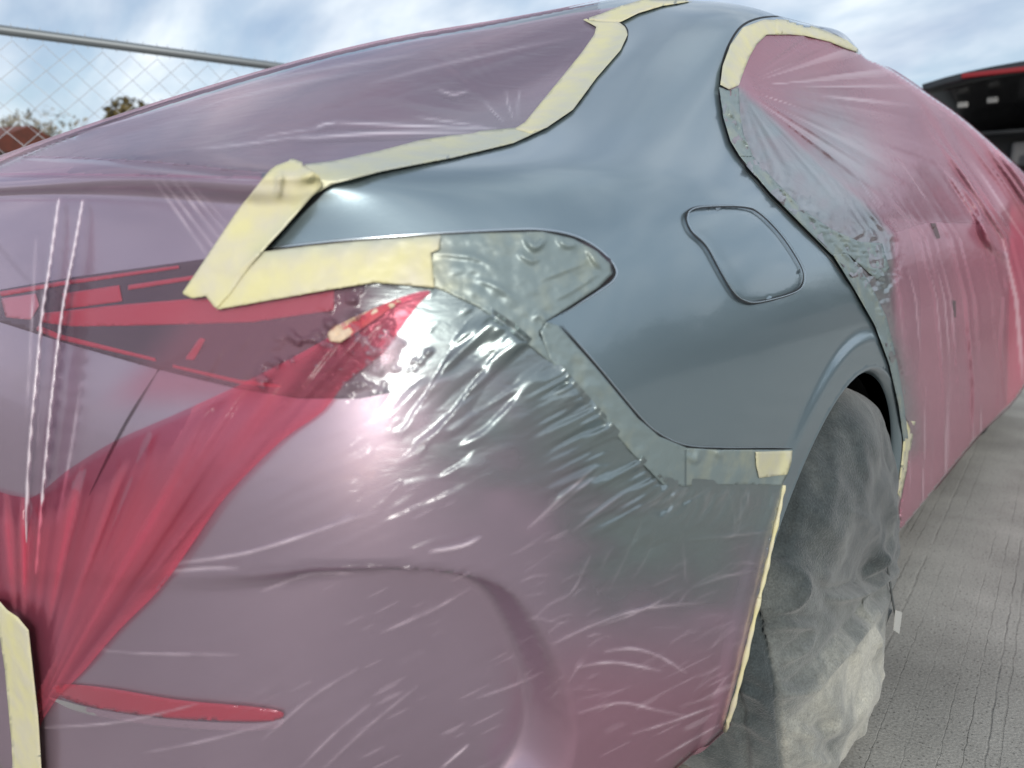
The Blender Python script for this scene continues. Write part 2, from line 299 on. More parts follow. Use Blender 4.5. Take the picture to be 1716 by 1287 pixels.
def film_mat(name, tint, body, opac, rough=.22, attr=True, bumpd=.0004):
    """thin coloured plastic: partly see-through and glossy; the 'spray' attribute is grey paint mist lying on it, 'layers' is how many plies lie over each other"""
    m = bpy.data.materials.new(name); m.use_nodes = True; t = m.node_tree; b = t.nodes['Principled BSDF']; out = t.nodes['Material Output']
    b.inputs['Base Color'].default_value = (*body, 1); b.inputs['Roughness'].default_value = rough; b.inputs['Specular IOR Level'].default_value = .9
    tcn = N(t, 'ShaderNodeTexCoord')
    mpn = N(t, 'ShaderNodeMapping'); mpn.inputs['Rotation'].default_value = (R(20), R(15), R(10)); mpn.inputs['Scale'].default_value = (1, 1, 3); t.links.new(tcn.outputs['Object'], mpn.inputs[0])
    nz = N(t, 'ShaderNodeTexNoise'); nz.inputs['Scale'].default_value = 22; nz.inputs['Detail'].default_value = 5; nz.inputs['Distortion'].default_value = .8; t.links.new(mpn.outputs[0], nz.inputs['Vector'])
    bp = N(t, 'ShaderNodeBump'); bp.inputs['Strength'].default_value = 1; bp.inputs['Distance'].default_value = bumpd*3; t.links.new(nz.outputs[0], bp.inputs['Height']); t.links.new(bp.outputs[0], b.inputs['Normal'])
    tr = N(t, 'ShaderNodeBsdfTransparent'); tr.inputs[0].default_value = (*tint, 1)
    ms = N(t, 'ShaderNodeMixShader')
    if attr:
        la = N(t, 'ShaderNodeAttribute', attribute_name='layers'); sp = N(t, 'ShaderNodeAttribute', attribute_name='spray')
        cmx = N(t, 'ShaderNodeMix', data_type='RGBA'); cmx.inputs[6].default_value = (*body, 1); cmx.inputs[7].default_value = (.68, .10, .17, 1)
        t.links.new(la.outputs['Fac'], cmx.inputs[0]); t.links.new(cmx.outputs[2], b.inputs['Base Color'])
        ct = N(t, 'ShaderNodeMix', data_type='RGBA'); ct.inputs[6].default_value = (*tint, 1); ct.inputs[7].default_value = (.85, .12, .2, 1)
        t.links.new(la.outputs['Fac'], ct.inputs[0]); t.links.new(ct.outputs[2], tr.inputs[0])
        lo_ = N(t, 'ShaderNodeAttribute', attribute_name='pale_sheen')  # painted highlights: film turns paler and denser along its folds
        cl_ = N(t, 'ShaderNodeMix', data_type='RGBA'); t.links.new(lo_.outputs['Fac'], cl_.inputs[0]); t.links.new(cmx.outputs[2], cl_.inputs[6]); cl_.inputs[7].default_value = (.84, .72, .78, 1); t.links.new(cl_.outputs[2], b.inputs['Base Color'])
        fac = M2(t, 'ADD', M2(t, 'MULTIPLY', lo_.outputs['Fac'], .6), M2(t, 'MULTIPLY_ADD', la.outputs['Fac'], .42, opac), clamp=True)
        fn = N(t, 'ShaderNodeTexNoise'); fn.inputs['Scale'].default_value = 14; fn.inputs['Detail'].default_value = 6; t.links.new(mpn.outputs[0], fn.inputs['Vector'])
        sf = M2(t, 'MULTIPLY_ADD', M2(t, 'SUBTRACT', fn.outputs[0], .5), M2(t, 'MULTIPLY', M2(t, 'SUBTRACT', 1.0, sp.outputs['Fac']), M2(t, 'MULTIPLY', sp.outputs['Fac'], 1.3)), sp.outputs['Fac'], clamp=True)
        g = N(t, 'ShaderNodeBsdfPrincipled'); g.inputs['Base Color'].default_value = (.27, .325, .325, 1); g.inputs['Metallic'].default_value = .75; g.inputs['Roughness'].default_value = .30; g.inputs['Coat Weight'].default_value = .4; g.inputs['Coat Roughness'].default_value = .15
        t.links.new(bp.outputs[0], g.inputs['Normal'])
        t.links.new(fac, ms.inputs[0]); t.links.new(tr.outputs[0], ms.inputs[1]); t.links.new(b.outputs[0], ms.inputs[2])
        m3 = N(t, 'ShaderNodeMixShader'); t.links.new(M2(t, 'MULTIPLY', sf, .93), m3.inputs[0]); t.links.new(ms.outputs[0], m3.inputs[1]); t.links.new(g.outputs[0], m3.inputs[2]); t.links.new(m3.outputs[0], out.inputs[0])
    else:
        ms.inputs[0].default_value = opac
        t.links.new(tr.outputs[0], ms.inputs[1]); t.links.new(b.outputs[0], ms.inputs[2]); t.links.new(ms.outputs[0], out.inputs[0])
    MATS[name] = m
    return m
FILM = film_mat('pink_masking_film', (.925, .82, .88), (.50, .37, .46), .15, .15)
FILM_GLASS = film_mat('pink_window_film', (.95, .78, .84), (.42, .34, .43), .34, .13)
FILM_DOOR = film_mat('pink_door_film', (.95, .66, .72), (.54, .27, .34), .56, .24)
FILM_RED = film_mat('bunched_red_film', (.985, .58, .65), (.85, .24, .32), .12, .2)

def tape_mat(name, colr, spraycol=(.42, .46, .42)):
    m = bpy.data.materials.new(name); m.use_nodes = True; t = m.node_tree; b = t.nodes['Principled BSDF']
    b.inputs['Roughness'].default_value = .42; b.inputs['Specular IOR Level'].default_value = .4
    tcn = N(t, 'ShaderNodeTexCoord'); sp = N(t, 'ShaderNodeAttribute', attribute_name='spray')
    nz = N(t, 'ShaderNodeTexNoise'); nz.inputs['Scale'].default_value = 28; nz.inputs['Detail'].default_value = 4; t.links.new(tcn.outputs['Object'], nz.inputs['Vector'])
    vo = N(t, 'ShaderNodeTexVoronoi'); vo.inputs['Scale'].default_value = 34; t.links.new(tcn.outputs['Object'], vo.inputs['Vector'])
    c1_ = N(t, 'ShaderNodeMix', data_type='RGBA'); c1_.inputs[6].default_value = (*colr, 1); c1_.inputs[7].default_value = (colr[0]*.9, colr[1]*.90, colr[2]*1.25, 1)
    t.links.new(M2(t, 'MULTIPLY_ADD', nz.outputs[0], 3, -1, clamp=True), c1_.inputs[0])
    c2_ = N(t, 'ShaderNodeMix', data_type='RGBA'); t.links.new(c1_.outputs[2], c2_.inputs[6]); c2_.inputs[7].default_value = (*spraycol, 1)
    t.links.new(M2(t, 'ADD', sp.outputs['Fac'], M2(t, 'MULTIPLY', M2(t, 'SUBTRACT', nz.outputs[0], .5), M2(t, 'MULTIPLY', sp.outputs['Fac'], .8)), clamp=True), c2_.inputs[0]); t.links.new(c2_.outputs[2], b.inputs['Base Color'])
    h = M2(t, 'ADD', M2(t, 'MULTIPLY', nz.outputs[0], .0016), M2(t, 'MULTIPLY', vo.outputs['Distance'], .0006))
    bp = N(t, 'ShaderNodeBump'); bp.inputs['Strength'].default_value = .8; bp.inputs['Distance'].default_value = 1.0; t.links.new(h, bp.inputs['Height']); t.links.new(bp.outputs[0], b.inputs['Normal'])
    t.links.new(M2(t, 'MULTIPLY', sp.outputs['Fac'], .35), b.inputs['Metallic'])
    MATS[name] = m
    return m
TAPE = tape_mat('yellow_masking_tape', (.66, .61, .33))
GTAPE = tape_mat('sprayed_tape', (.66, .61, .33), (.235, .29, .29))
DARK = mat('dark_seam', (.01, .011, .012), .6)
LAMP = mat('smoked_red_lens', (.022, .008, .012), .25, 0, .5, .3)
LAMPRED = mat('red_lens_strip', (.42, .012, .03), .3, 0, .5, .3)
LAMPLT = mat('clear_lens_tip', (.45, .16, .19), .25, 0, .5, .3)
REFL = mat('red_reflector_lens', (.38, .015, .03), .2, 0, .6, .4)
CHROME = mat('bright_trim', (.72, .68, .70), .2, .9)
RUBBER = mat('tyre_rubber', (.015, .015, .016), .8, bump=(60, .3, .004))
LINER = mat('black_arch_liner', (.004, .004, .005), .9)
RIM = mat('grey_rim', (.25, .25, .26), .35, .8)
GLASS = mat('dark_side_glass', (.02, .025, .03), .08, 0, .6)

# ------------------------------------------------------------------ sheets laid on the bodywork along traced outlines
def sheet(name, poly, step, off, m, relief=None, attrs=None, parent=None, smooth_poly=0, thick=None, ok_needed=True, base_relief=None):
    poly = np.asarray(poly, float)
    if smooth_poly: poly = cr_spline(poly, smooth_poly, True)
    lo = poly.min(0)-step*1.5; hi = poly.max(0)+step*1.5
    xs = np.arange(lo[0], hi[0]+step, step); ys = np.arange(lo[1], hi[1]+step, step)
    X, Y = np.meshgrid(xs, ys, indexing='ij'); q = np.stack([X.ravel(), Y.ravel()], -1)
    best = np.full(len(q), 1e9); near = q.copy(); n = len(poly)
    for i in range(n):
        a, b = poly[i], poly[(i+1) % n]; ab = b-a; l2 = ab @ ab+1e-9
        bb = (np.minimum(a, b)-step*2, np.maximum(a, b)+step*2)
        sel = np.where((q[:, 0] > bb[0][0]) & (q[:, 0] < bb[1][0]) & (q[:, 1] > bb[0][1]) & (q[:, 1] < bb[1][1]))[0]
        if not len(sel): continue
        qq = q[sel]; t = np.clip(((qq-a) @ ab)/l2, 0, 1); c = a+t[:, None]*ab; d = np.linalg.norm(qq-c, axis=1)
        k = d < best[sel]; best[sel[k]] = d[k]; near[sel[k]] = c[k]
    ins = inside(q, poly); snap = best < step*.72
    keep = ins | snap; q2 = np.where(snap[:, None], near, q)
    nx, ny = len(xs), len(ys); K = keep.reshape(nx, ny); idx = np.arange(nx*ny).reshape(nx, ny)
    both = (ins & ~snap).reshape(nx, ny)
    A, B, C, D = K[:-1, :-1], K[1:, :-1], K[1:, 1:], K[:-1, 1:]
    cellok = A & B & C & D
    cen = .25*(q2.reshape(nx, ny, 2)[:-1, :-1]+q2.reshape(nx, ny, 2)[1:, :-1]+q2.reshape(nx, ny, 2)[1:, 1:]+q2.reshape(nx, ny, 2)[:-1, 1:])
    cellok &= inside(cen.reshape(-1, 2), poly).reshape(nx-1, ny-1)
    I, J = np.where(cellok)
    F = np.stack([idx[I, J], idx[I+1, J], idx[I+1, J+1], idx[I, J+1]], -1)
    used = np.unique(F); remap = -np.ones(nx*ny, int); remap[used] = np.arange(len(used)); F = remap[F]; q3 = q2[used]
    P, nrm, ok = hit(q3)
    if not ok.all():
        good = ok[F].all(1); F = F[good]; used = np.unique(F); remap = -np.ones(len(q3), int); remap[used] = np.arange(len(used)); F = remap[F]; q3 = q3[used]; P = P[used]; nrm = nrm[used]
    o_ = np.full(len(q3), off)
    if relief is not None: o_ = o_+relief(q3, P)
    # lift by the cloth's thickness; where the skin turns away from the lens lift towards it so edges stay on their traced lines
    D = rays(q3); D /= np.linalg.norm(D, axis=1, keepdims=True); cosv = np.clip(-np.sum(D*nrm, 1), .62, 1)
    V = P-D*(o_/cosv)[:, None]
    F = F[:, ::-1]      # image y points down
    ob = mesh_obj(name, V, F, m, parent)
    for k, fn in (attrs or {}).items(): add_attr(ob, k, fn(q3, P))
    if thick:
        s = ob.modifiers.new('thickness', 'SOLIDIFY'); s.thickness = thick; s.offset = 1
    return ob
def ridge(q, lines):
    """sum of thin ridges: (polyline, width px, height m)"""
    r = np.zeros(len(q))
    for pl, w, h in lines:
        h = h*1.35
        pl = cr_spline(pl, 5) if len(pl) > 2 else np.asarray(pl, float)
        bb0 = pl.min(0)-4*w; bb1 = pl.max(0)+4*w
        s = np.where((q[:, 0] > bb0[0]) & (q[:, 0] < bb1[0]) & (q[:, 1] > bb0[1]) & (q[:, 1] < bb1[1]))[0]
        if not len(s): continue
        d, a, sd_ = seg_dist(q[s], pl); r[s] += h*np.exp(-(d/w)**2)*np.sin(np.pi*np.clip(a*.94+.03, 0, 1))**.6
    return r
def fan(q, anchor, a0, a1, r0, r1, cnt, amp, seed=0, power=1):
    d = q-np.asarray(anchor, float); r = np.hypot(d[:, 0], d[:, 1])+1e-6; an = np.degrees(np.arctan2(d[:, 1], d[:, 0]))
    w = sstep(a0-6, a0+4, an)*sstep(a1+6, a1-4, an)*sstep(r1, r0, r)
    t = (an-a0)/(a1-a0)*cnt
    return w*amp*n2(t+seed*13.7, r/170+seed)*np.minimum(r/150, 1)
def tube(pts3, rad, name, m, parent=None, seg=6, closed=False):
    P = np.asarray(pts3, float); n = len(P); V = []; F = []
    for i in range(n):
        a = P[(i-1) % n] if (closed or i > 0) else P[i]; b = P[(i+1) % n] if (closed or i < n-1) else P[i]
        t = b-a; t /= np.linalg.norm(t)+1e-12; ref = np.array([0, 0, 1.]) if abs(t[2]) < .9 else np.array([1., 0, 0])
        s = np.cross(t, ref); s /= np.linalg.norm(s); u = np.cross(s, t); rr = rad if np.isscalar(rad) else rad[i]
        for k in range(seg):
            an = 2*math.pi*k/seg; V.append(P[i]+rr*(math.cos(an)*s+math.sin(an)*u))
    for i in range(n if closed else n-1):
        for k in range(seg):
            a = i*seg+k; b = i*seg+(k+1) % seg; j = (i+1) % n
            F.append((a, b, j*seg+(k+1) % seg, j*seg+k))
    if not closed: F.append(tuple(range(seg))[::-1]); F.append(tuple(range((n-1)*seg, n*seg)))
    return mesh_obj(name, V, F, m, parent)
def seam(name, pl, w_px, m, parent, off=.0003, n=8, closed=False, rise=.0):
    """a narrow gap line following the bodywork"""
    pl = cr_spline(pl, n, closed); P, nr, ok = hit(pl); P = P[ok]; nr = nr[ok]; V = []; F = []
    if closed: T = np.roll(P, -1, 0)-np.roll(P, 1, 0)
    else: T = np.gradient(P, axis=0)
    T /= np.linalg.norm(T, axis=1, keepdims=True)+1e-12; s = np.cross(nr, T); L = len(P)
    for i in range(L):
        e = 1 if closed else min(1, .15+min(i, L-1-i)/6)
        w = w_px*.00050*e
        V += [P[i]+s[i]*w+nr[i]*off, P[i]+nr[i]*(off+rise), P[i]-s[i]*w+nr[i]*off]
    for i in range(L if closed else L-1):
        j = (i+1) % L
        F += [(3*i, 3*i+1, 3*j+1, 3*j), (3*i+1, 3*i+2, 3*j+2, 3*j+1)]
    return mesh_obj(name, V, F, m, parent)

# ------------------------------------------------------------------ the setting
gx0 = []
def ground():
    m = mat('concrete', (.20, .195, .18), .85, spec=.3); t = m.node_tree; b = t.nodes['Principled BSDF']
    tcn = N(t, 'ShaderNodeTexCoord')
    # tined grooves running along the slab
    mpn = N(t, 'ShaderNodeMapping'); mpn.inputs['Rotation'].default_value = (0, 0, R(-4)); t.links.new(tcn.outputs['Object'], mpn.inputs[0])
    sp = N(t, 'ShaderNodeSeparateXYZ'); t.links.new(mpn.outputs[0], sp.inputs[0])
    wob = N(t, 'ShaderNodeTexNoise'); wob.inputs['Scale'].default_value = 14; wob.inputs['Detail'].default_value = 4; t.links.new(tcn.outputs['Object'], wob.inputs['Vector'])
    wx = M2(t, 'ADD', sp.outputs[0], M2(t, 'MULTIPLY', wob.outputs[0], .014))
    per = N(t, 'ShaderNodeTexNoise'); per.noise_dimensions = '1D'; per.inputs['Scale'].default_value = 95; per.inputs['Detail'].default_value = 1.5; t.links.new(wx, per.inputs['W'])
    gro = N(t, 'ShaderNodeMapRange', interpolation_type='SMOOTHSTEP'); t.links.new(per.outputs[0], gro.inputs[0]); gro.inputs[1].default_value = .62; gro.inputs[2].default_value = .72
    brk = N(t, 'ShaderNodeTexNoise'); brk.inputs['Scale'].default_value = 5; brk.inputs['Detail'].default_value = 3; t.links.new(tcn.outputs['Object'], brk.inputs['Vector'])
    gv = M2(t, 'MULTIPLY', gro.outputs[0], M2(t, 'MULTIPLY_ADD', brk.outputs[0], 4, -1.4, clamp=True))
    fine = N(t, 'ShaderNodeTexNoise'); fine.inputs['Scale'].default_value = 170; fine.inputs['Detail'].default_value = 6; t.links.new(tcn.outputs['Object'], fine.inputs['Vector'])
    big = N(t, 'ShaderNodeTexNoise'); big.inputs['Scale'].default_value = 2.4; big.inputs['Detail'].default_value = 8; t.links.new(tcn.outputs['Object'], big.inputs['Vector'])
    pit = N(t, 'ShaderNodeTexVoronoi'); pit.inputs['Scale'].default_value = 75; t.links.new(tcn.outputs['Object'], pit.inputs['Vector'])
    pm = M2(t, 'LESS_THAN', pit.outputs['Distance'], .17)
    c = N(t, 'ShaderNodeMix', data_type='RGBA'); c.inputs[6].default_value = (.25, .24, .215, 1); c.inputs[7].default_value = (.45, .435, .39, 1); t.links.new(M2(t, 'MULTIPLY_ADD', big.outputs[0], 2.4, -.7, clamp=True), c.inputs[0])
    c2_ = N(t, 'ShaderNodeMix', data_type='RGBA', blend_type='MULTIPLY'); c2_.inputs[0].default_value = 1; t.links.new(c.outputs[2], c2_.inputs[6])
    k = M2(t, 'MULTIPLY_ADD', fine.outputs[0], 1.1, .45); k = M2(t, 'MULTIPLY', k, M2(t, 'SUBTRACT', 1.0, M2(t, 'MULTIPLY', gv, .20))); k = M2(t, 'MULTIPLY', k, M2(t, 'SUBTRACT', 1.0, M2(t, 'MULTIPLY', pm, .5)))
    cb = N(t, 'ShaderNodeCombineXYZ'); [t.links.new(k, cb.inputs[i]) for i in range(3)]; t.links.new(cb.outputs[0], c2_.inputs[7]); t.links.new(c2_.outputs[2], b.inputs['Base Color'])
    h = M2(t, 'SUBTRACT', M2(t, 'MULTIPLY', fine.outputs[0], .0018), M2(t, 'MULTIPLY', gv, .0015))
    bp = N(t, 'ShaderNodeBump'); bp.inputs['Strength'].default_value = 1; bp.inputs['Distance'].default_value = 1; t.links.new(h, bp.inputs['Height']); t.links.new(bp.outputs[0], b.inputs['Normal'])
    V = []; F = []; xs = [-600, -60, -20, -5, 0, 1, 2, 5, 20, 60, 600]; n = len(xs)
    for y in xs:
        for x in xs: V.append((x, y, 0))
    for j in range(n-1):
        for i in range(n-1): a = j*n+i; F.append((a, a+1, a+n+1, a+n))
    o = mesh_obj('ground', V, F, m, smooth=False); o.location = (0, 0, GZ); tag(o, kind='structure')
GZ = -.03
ground()

def fence():
    steel = mat('galvanised_steel', (.19, .21, .22), .5, .5)
    wire = mat('galvanised_wire', (.50, .52, .54), .45, .5)
    root = empty('chain_link_fence', (-2.45, 1.5, GZ)); tag(root, 'chain link fence with a grey top rail left of the masked sedan', 'fence')
    a = un(0, 50, 'Z', 1.83); b = un(430, 107, 'Z', 1.83); d = (b-a); d[2] = 0; d /= np.linalg.norm(d)
    A = a-d*3.2; B = b+d*9; Ln = np.linalg.norm((B-A)[:2])
    tube([A, B], .021, 'top_rail', steel, root, 10)
    k = 0
    t = 1.9
    while t < Ln:
        p = A+d*t; tube([(p[0], p[1], GZ), (p[0], p[1], 1.80)], .024, 'post', steel, root, 8); t += 3.0
    # woven wire: zig-zag strands, each pair hooked at the diamonds' corners
    V = []; F = []; cell = .06; nz_ = int(1.76/cell); nn = int(Ln/cell); r = .0016
    perp = np.array([-d[1], d[0], 0])
    for i in range(nn):
        base = A+d*(i*cell)
        pts = []
        for j in range(nz_+1): pts.append(base+d*(cell*.5*(1 if (j+i) % 2 else -1)+cell*.5)+perp*.003*(1 if j % 2 else -1)+np.array([0, 0, 1.79-A[2]-j*cell*.93]))
        for p_, q_ in zip(pts[:-1], pts[1:]):
            s0 = len(V); tt = q_-p_; tt /= np.linalg.norm(tt); u = np.cross(tt, perp)
            for c in (p_, q_):
                for kk in range(3): an = 2*math.pi*kk/3; V.append(c+r*(math.cos(an)*perp+math.sin(an)*u))
            F += [(s0+kk, s0+(kk+1) % 3, s0+3+(kk+1) % 3, s0+3+kk) for kk in range(3)]
    # twisted wire ends standing above the rail
    for i in range(nn):
        c = A+d*(i*cell)+np.array([0, 0, -.03]); s0 = len(V); tp = c+np.array([0, 0, .062])+d*.008*math.sin(i*2.1)
        for cc_ in (c, tp):
            for kk in range(3): an = 2*math.pi*kk/3; V.append(cc_+r*1.3*(math.cos(an)*perp+math.sin(an)*d))
        F += [(s0+kk, s0+(kk+1) % 3, s0+3+(kk+1) % 3, s0+3+kk) for kk in range(3)]
    mesh_obj('wire_mesh', V, F, wire, root, smooth=False)
fence()

def leafy(name, label, loc, w, h, colr, n, leaf, trunk_h, seed, group=None, bare=False, cat='tree'):
    rg = np.random.default_rng(seed); root = empty(name, loc); tag(root, label, cat, group)
    lm = mat(name+'_leaves_%d' % seed, colr, .8, spec=.2, vary=(1.5, (colr[0]*1.7, colr[1]*1.6, colr[2]*1.5))); bk = mat(name+'_bark_%d' % seed, (.10, .08, .06), .9)
    V = []; F = []
    cl = []
    for i in range(16):
        a = rg.uniform(0, 6.28); r = rg.uniform(.1, .42)*w; z = trunk_h+rg.uniform(.1, .85)*(h-trunk_h); cl.append((math.cos(a)*r*(1.1-.5*abs(z/h-.5)), math.sin(a)*r, z, rg.uniform(.16, .30)*w))
    for i in range(n):
        c = cl[rg.integers(len(cl))]; v = rg.normal(size=3); v /= np.linalg.norm(v); p = np.array(c[:3])+v*c[3]*rg.uniform(.5, 1.0)**.5*np.array([1, 1, .75])
        u = rg.normal(size=3); u /= np.linalg.norm(u); s = np.cross(u, v); s /= np.linalg.norm(s)+1e-9; l = leaf*rg.uniform(.6, 1.4); k = len(V)
        V += [p-u*l, p+s*l*.5, p+u*l, p-s*l*.5]; F.append((k, k+1, k+2, k+3))
    for c in cl:   # boughs seen through the crown
        pass
    cr_o = mesh_obj('crown', np.array(V)+np.array(loc), F, lm, root, smooth=False)
    VV = []; FF = []
    def limb(p, q_, r0, r1):
        p = np.array(p, float); q_ = np.array(q_, float); t = q_-p; t /= np.linalg.norm(t)+1e-9; ref = np.array([1., 0, 0]) if abs(t[0]) < .8 else np.array([0, 1., 0]); s = np.cross(t, ref); s /= np.linalg.norm(s); u = np.cross(s, t); k = len(VV)
        for c, r in ((p, r0), (q_, r1)):
            for a in range(6): VV.append(c+r*(math.cos(a*math.pi/3)*s+math.sin(a*math.pi/3)*u))
        for a in range(6): FF.append((k+a, k+(a+1) % 6, k+6+(a+1) % 6, k+6+a))
    top = np.array([0, 0, max(trunk_h, .3*h)]); limb((0, 0, 0), top, .045*h**.9, .03*h**.9)
    for c in cl: limb(top*rg.uniform(.7, 1), c[:3], .018*h, .006*h)
    mesh_obj('trunk', np.array(VV)+np.array(loc), FF, bk, root)
    return root
def far(px, py, dist):
    """ground point straight below photo pixel at a distance, and the height of that pixel above the ground"""
    d = rays(np.array([px, py])); L = math.hypot(d[0], d[1]); p = CAM+d*(dist/L); return (p[0], p[1], GZ), p[2]-GZ
l, h = far(250, 140, 30); leafy('bush_tree', 'dense olive brown tree beyond the fence, right of the grey one', l, 3.6, h*1.03, (.075, .06, .025), 5200, .13, 1.2, 3, 'trees beyond the fence')
l, h = far(70, 175, 34); leafy('bare_tree', 'sparse grey leafless tree beyond the fence at far left', l, 6.4, h*1.02, (.17, .16, .13), 4200, .11, 1.0, 5, 'trees beyond the fence')
def shed():
    l, h = far(-22, 215, 24); root = empty('red_shed', l, R(20)); tag(root, 'rusty red roofed shed beyond the fence at the left edge', 'shed')
    W_, D_, E_ = 2.6, 3.0, h-.7
    wl = mat('shed_wall', (.30, .27, .24), .8, vary=(3, (.22, .20, .18))); rf = mat('rusty_red_roof', (.19, .045, .025), .7, vary=(4, (.11, .035, .02)))
    bm = bmesh.new(); bmesh.ops.create_cube(bm, size=1); bmesh.ops.scale(bm, vec=(W_, D_, E_), verts=bm.verts); bmesh.ops.translate(bm, vec=(0, 0, E_/2), verts=bm.verts)
    o = bm_obj('wall', bm, wl, None, False); o.parent = root
    V = [(-W_/2-.2, -D_/2-.2, E_), (W_/2+.2, -D_/2-.2, E_), (W_/2+.2, D_/2+.2, E_), (-W_/2-.2, D_/2+.2, E_), (-W_/2-.2, 0, h), (W_/2+.2, 0, h)]
    o = mesh_obj('roof', [(x, y, z+.003) for x, y, z in V], [(0, 1, 5, 4), (2, 3, 4, 5), (0, 4, 3), (1, 2, 5), (0, 3, 2, 1)], rf, None, False); o.parent = root
shed()

# trees, poles and a hedge line standing off to the right: seen mirrored in the grey quarter panel
kinds = [('broad dark tree', 0), ('tall thin tree', 1)]
rt = np.random.default_rng(4)
lab = ['broad evergreen tree standing far right of the car, nearest the camera', 'round dark tree right of the car beside the leaning pole', 'low wide tree right of the car behind the pole', 'tall dark tree right of the car past the pole', 'short bushy tree far ahead on the right', 'wide spreading tree far ahead on the right', 'small round tree at the far end of the row', 'dense dark tree standing right behind the camera side', 'ragged tall tree behind the photographer on the right', 'low clump of trees behind the photographer']
for i, (an, dist, w, h) in enumerate([(62, 26, 9, 4.0), (50, 30, 8, 4.9), (41, 33, 10, 3.6), (33, 36, 9, 5.0), (25, 40, 9, 3.6), (17, 44, 12, 4.6), (9, 50, 9, 4.0), (78, 28, 10, 4.4), (97, 30, 10, 5.4), (122, 27, 12, 4.4)]):
    leafy('roadside_tree', lab[i], (1+dist*math.sin(R(an)), dist*math.cos(R(an)), GZ), w, h, (.035, .05, .03), 2600, .30, .3, 20+i, 'trees along the far side of the lot')
pole_m = mat('weathered_wood_pole', (.12, .10, .085), .85)
pr_ = empty('utility_pole', (11, 17, GZ)); tag(pr_, 'wooden utility pole with a cross arm right of the car', 'pole')
tube([(11, 17, GZ), (11, 17, 9.2)], [.16, .11], 'shaft', pole_m, pr_, 10); tube([(10, 17.4, 8.5), (12, 16.6, 8.5)], .06, 'cross_arm', pole_m, pr_, 6)
def hedge():
    hw = mat('block_wall_grey', (.22, .21, .20), .85, vary=(1.5, (.16, .155, .15)), bump=(8, .4, .03))
    V = []; F = []
    arc = [(1+31*math.sin(R(a)), 31*math.cos(R(a))) for a in range(-4, 150, 7)]
    for i, (x, y) in enumerate(arc):
        nx_, ny_ = (x-1)/31, y/31
        V += [(x, y, GZ), (x, y, 1.5), (x+nx_*.25, y+ny_*.25, 1.5), (x+nx_*.25, y+ny_*.25, GZ)]
    for i in range(len(arc)-1):
        for k in range(3): a = 4*i+k; F.append((a, a+1, a+5, a+4))
    o = mesh_obj('boundary_wall', V, F, hw, smooth=False); tag(o, 'low grey block wall closing the lot right of and behind the camera', 'wall')
hedge()

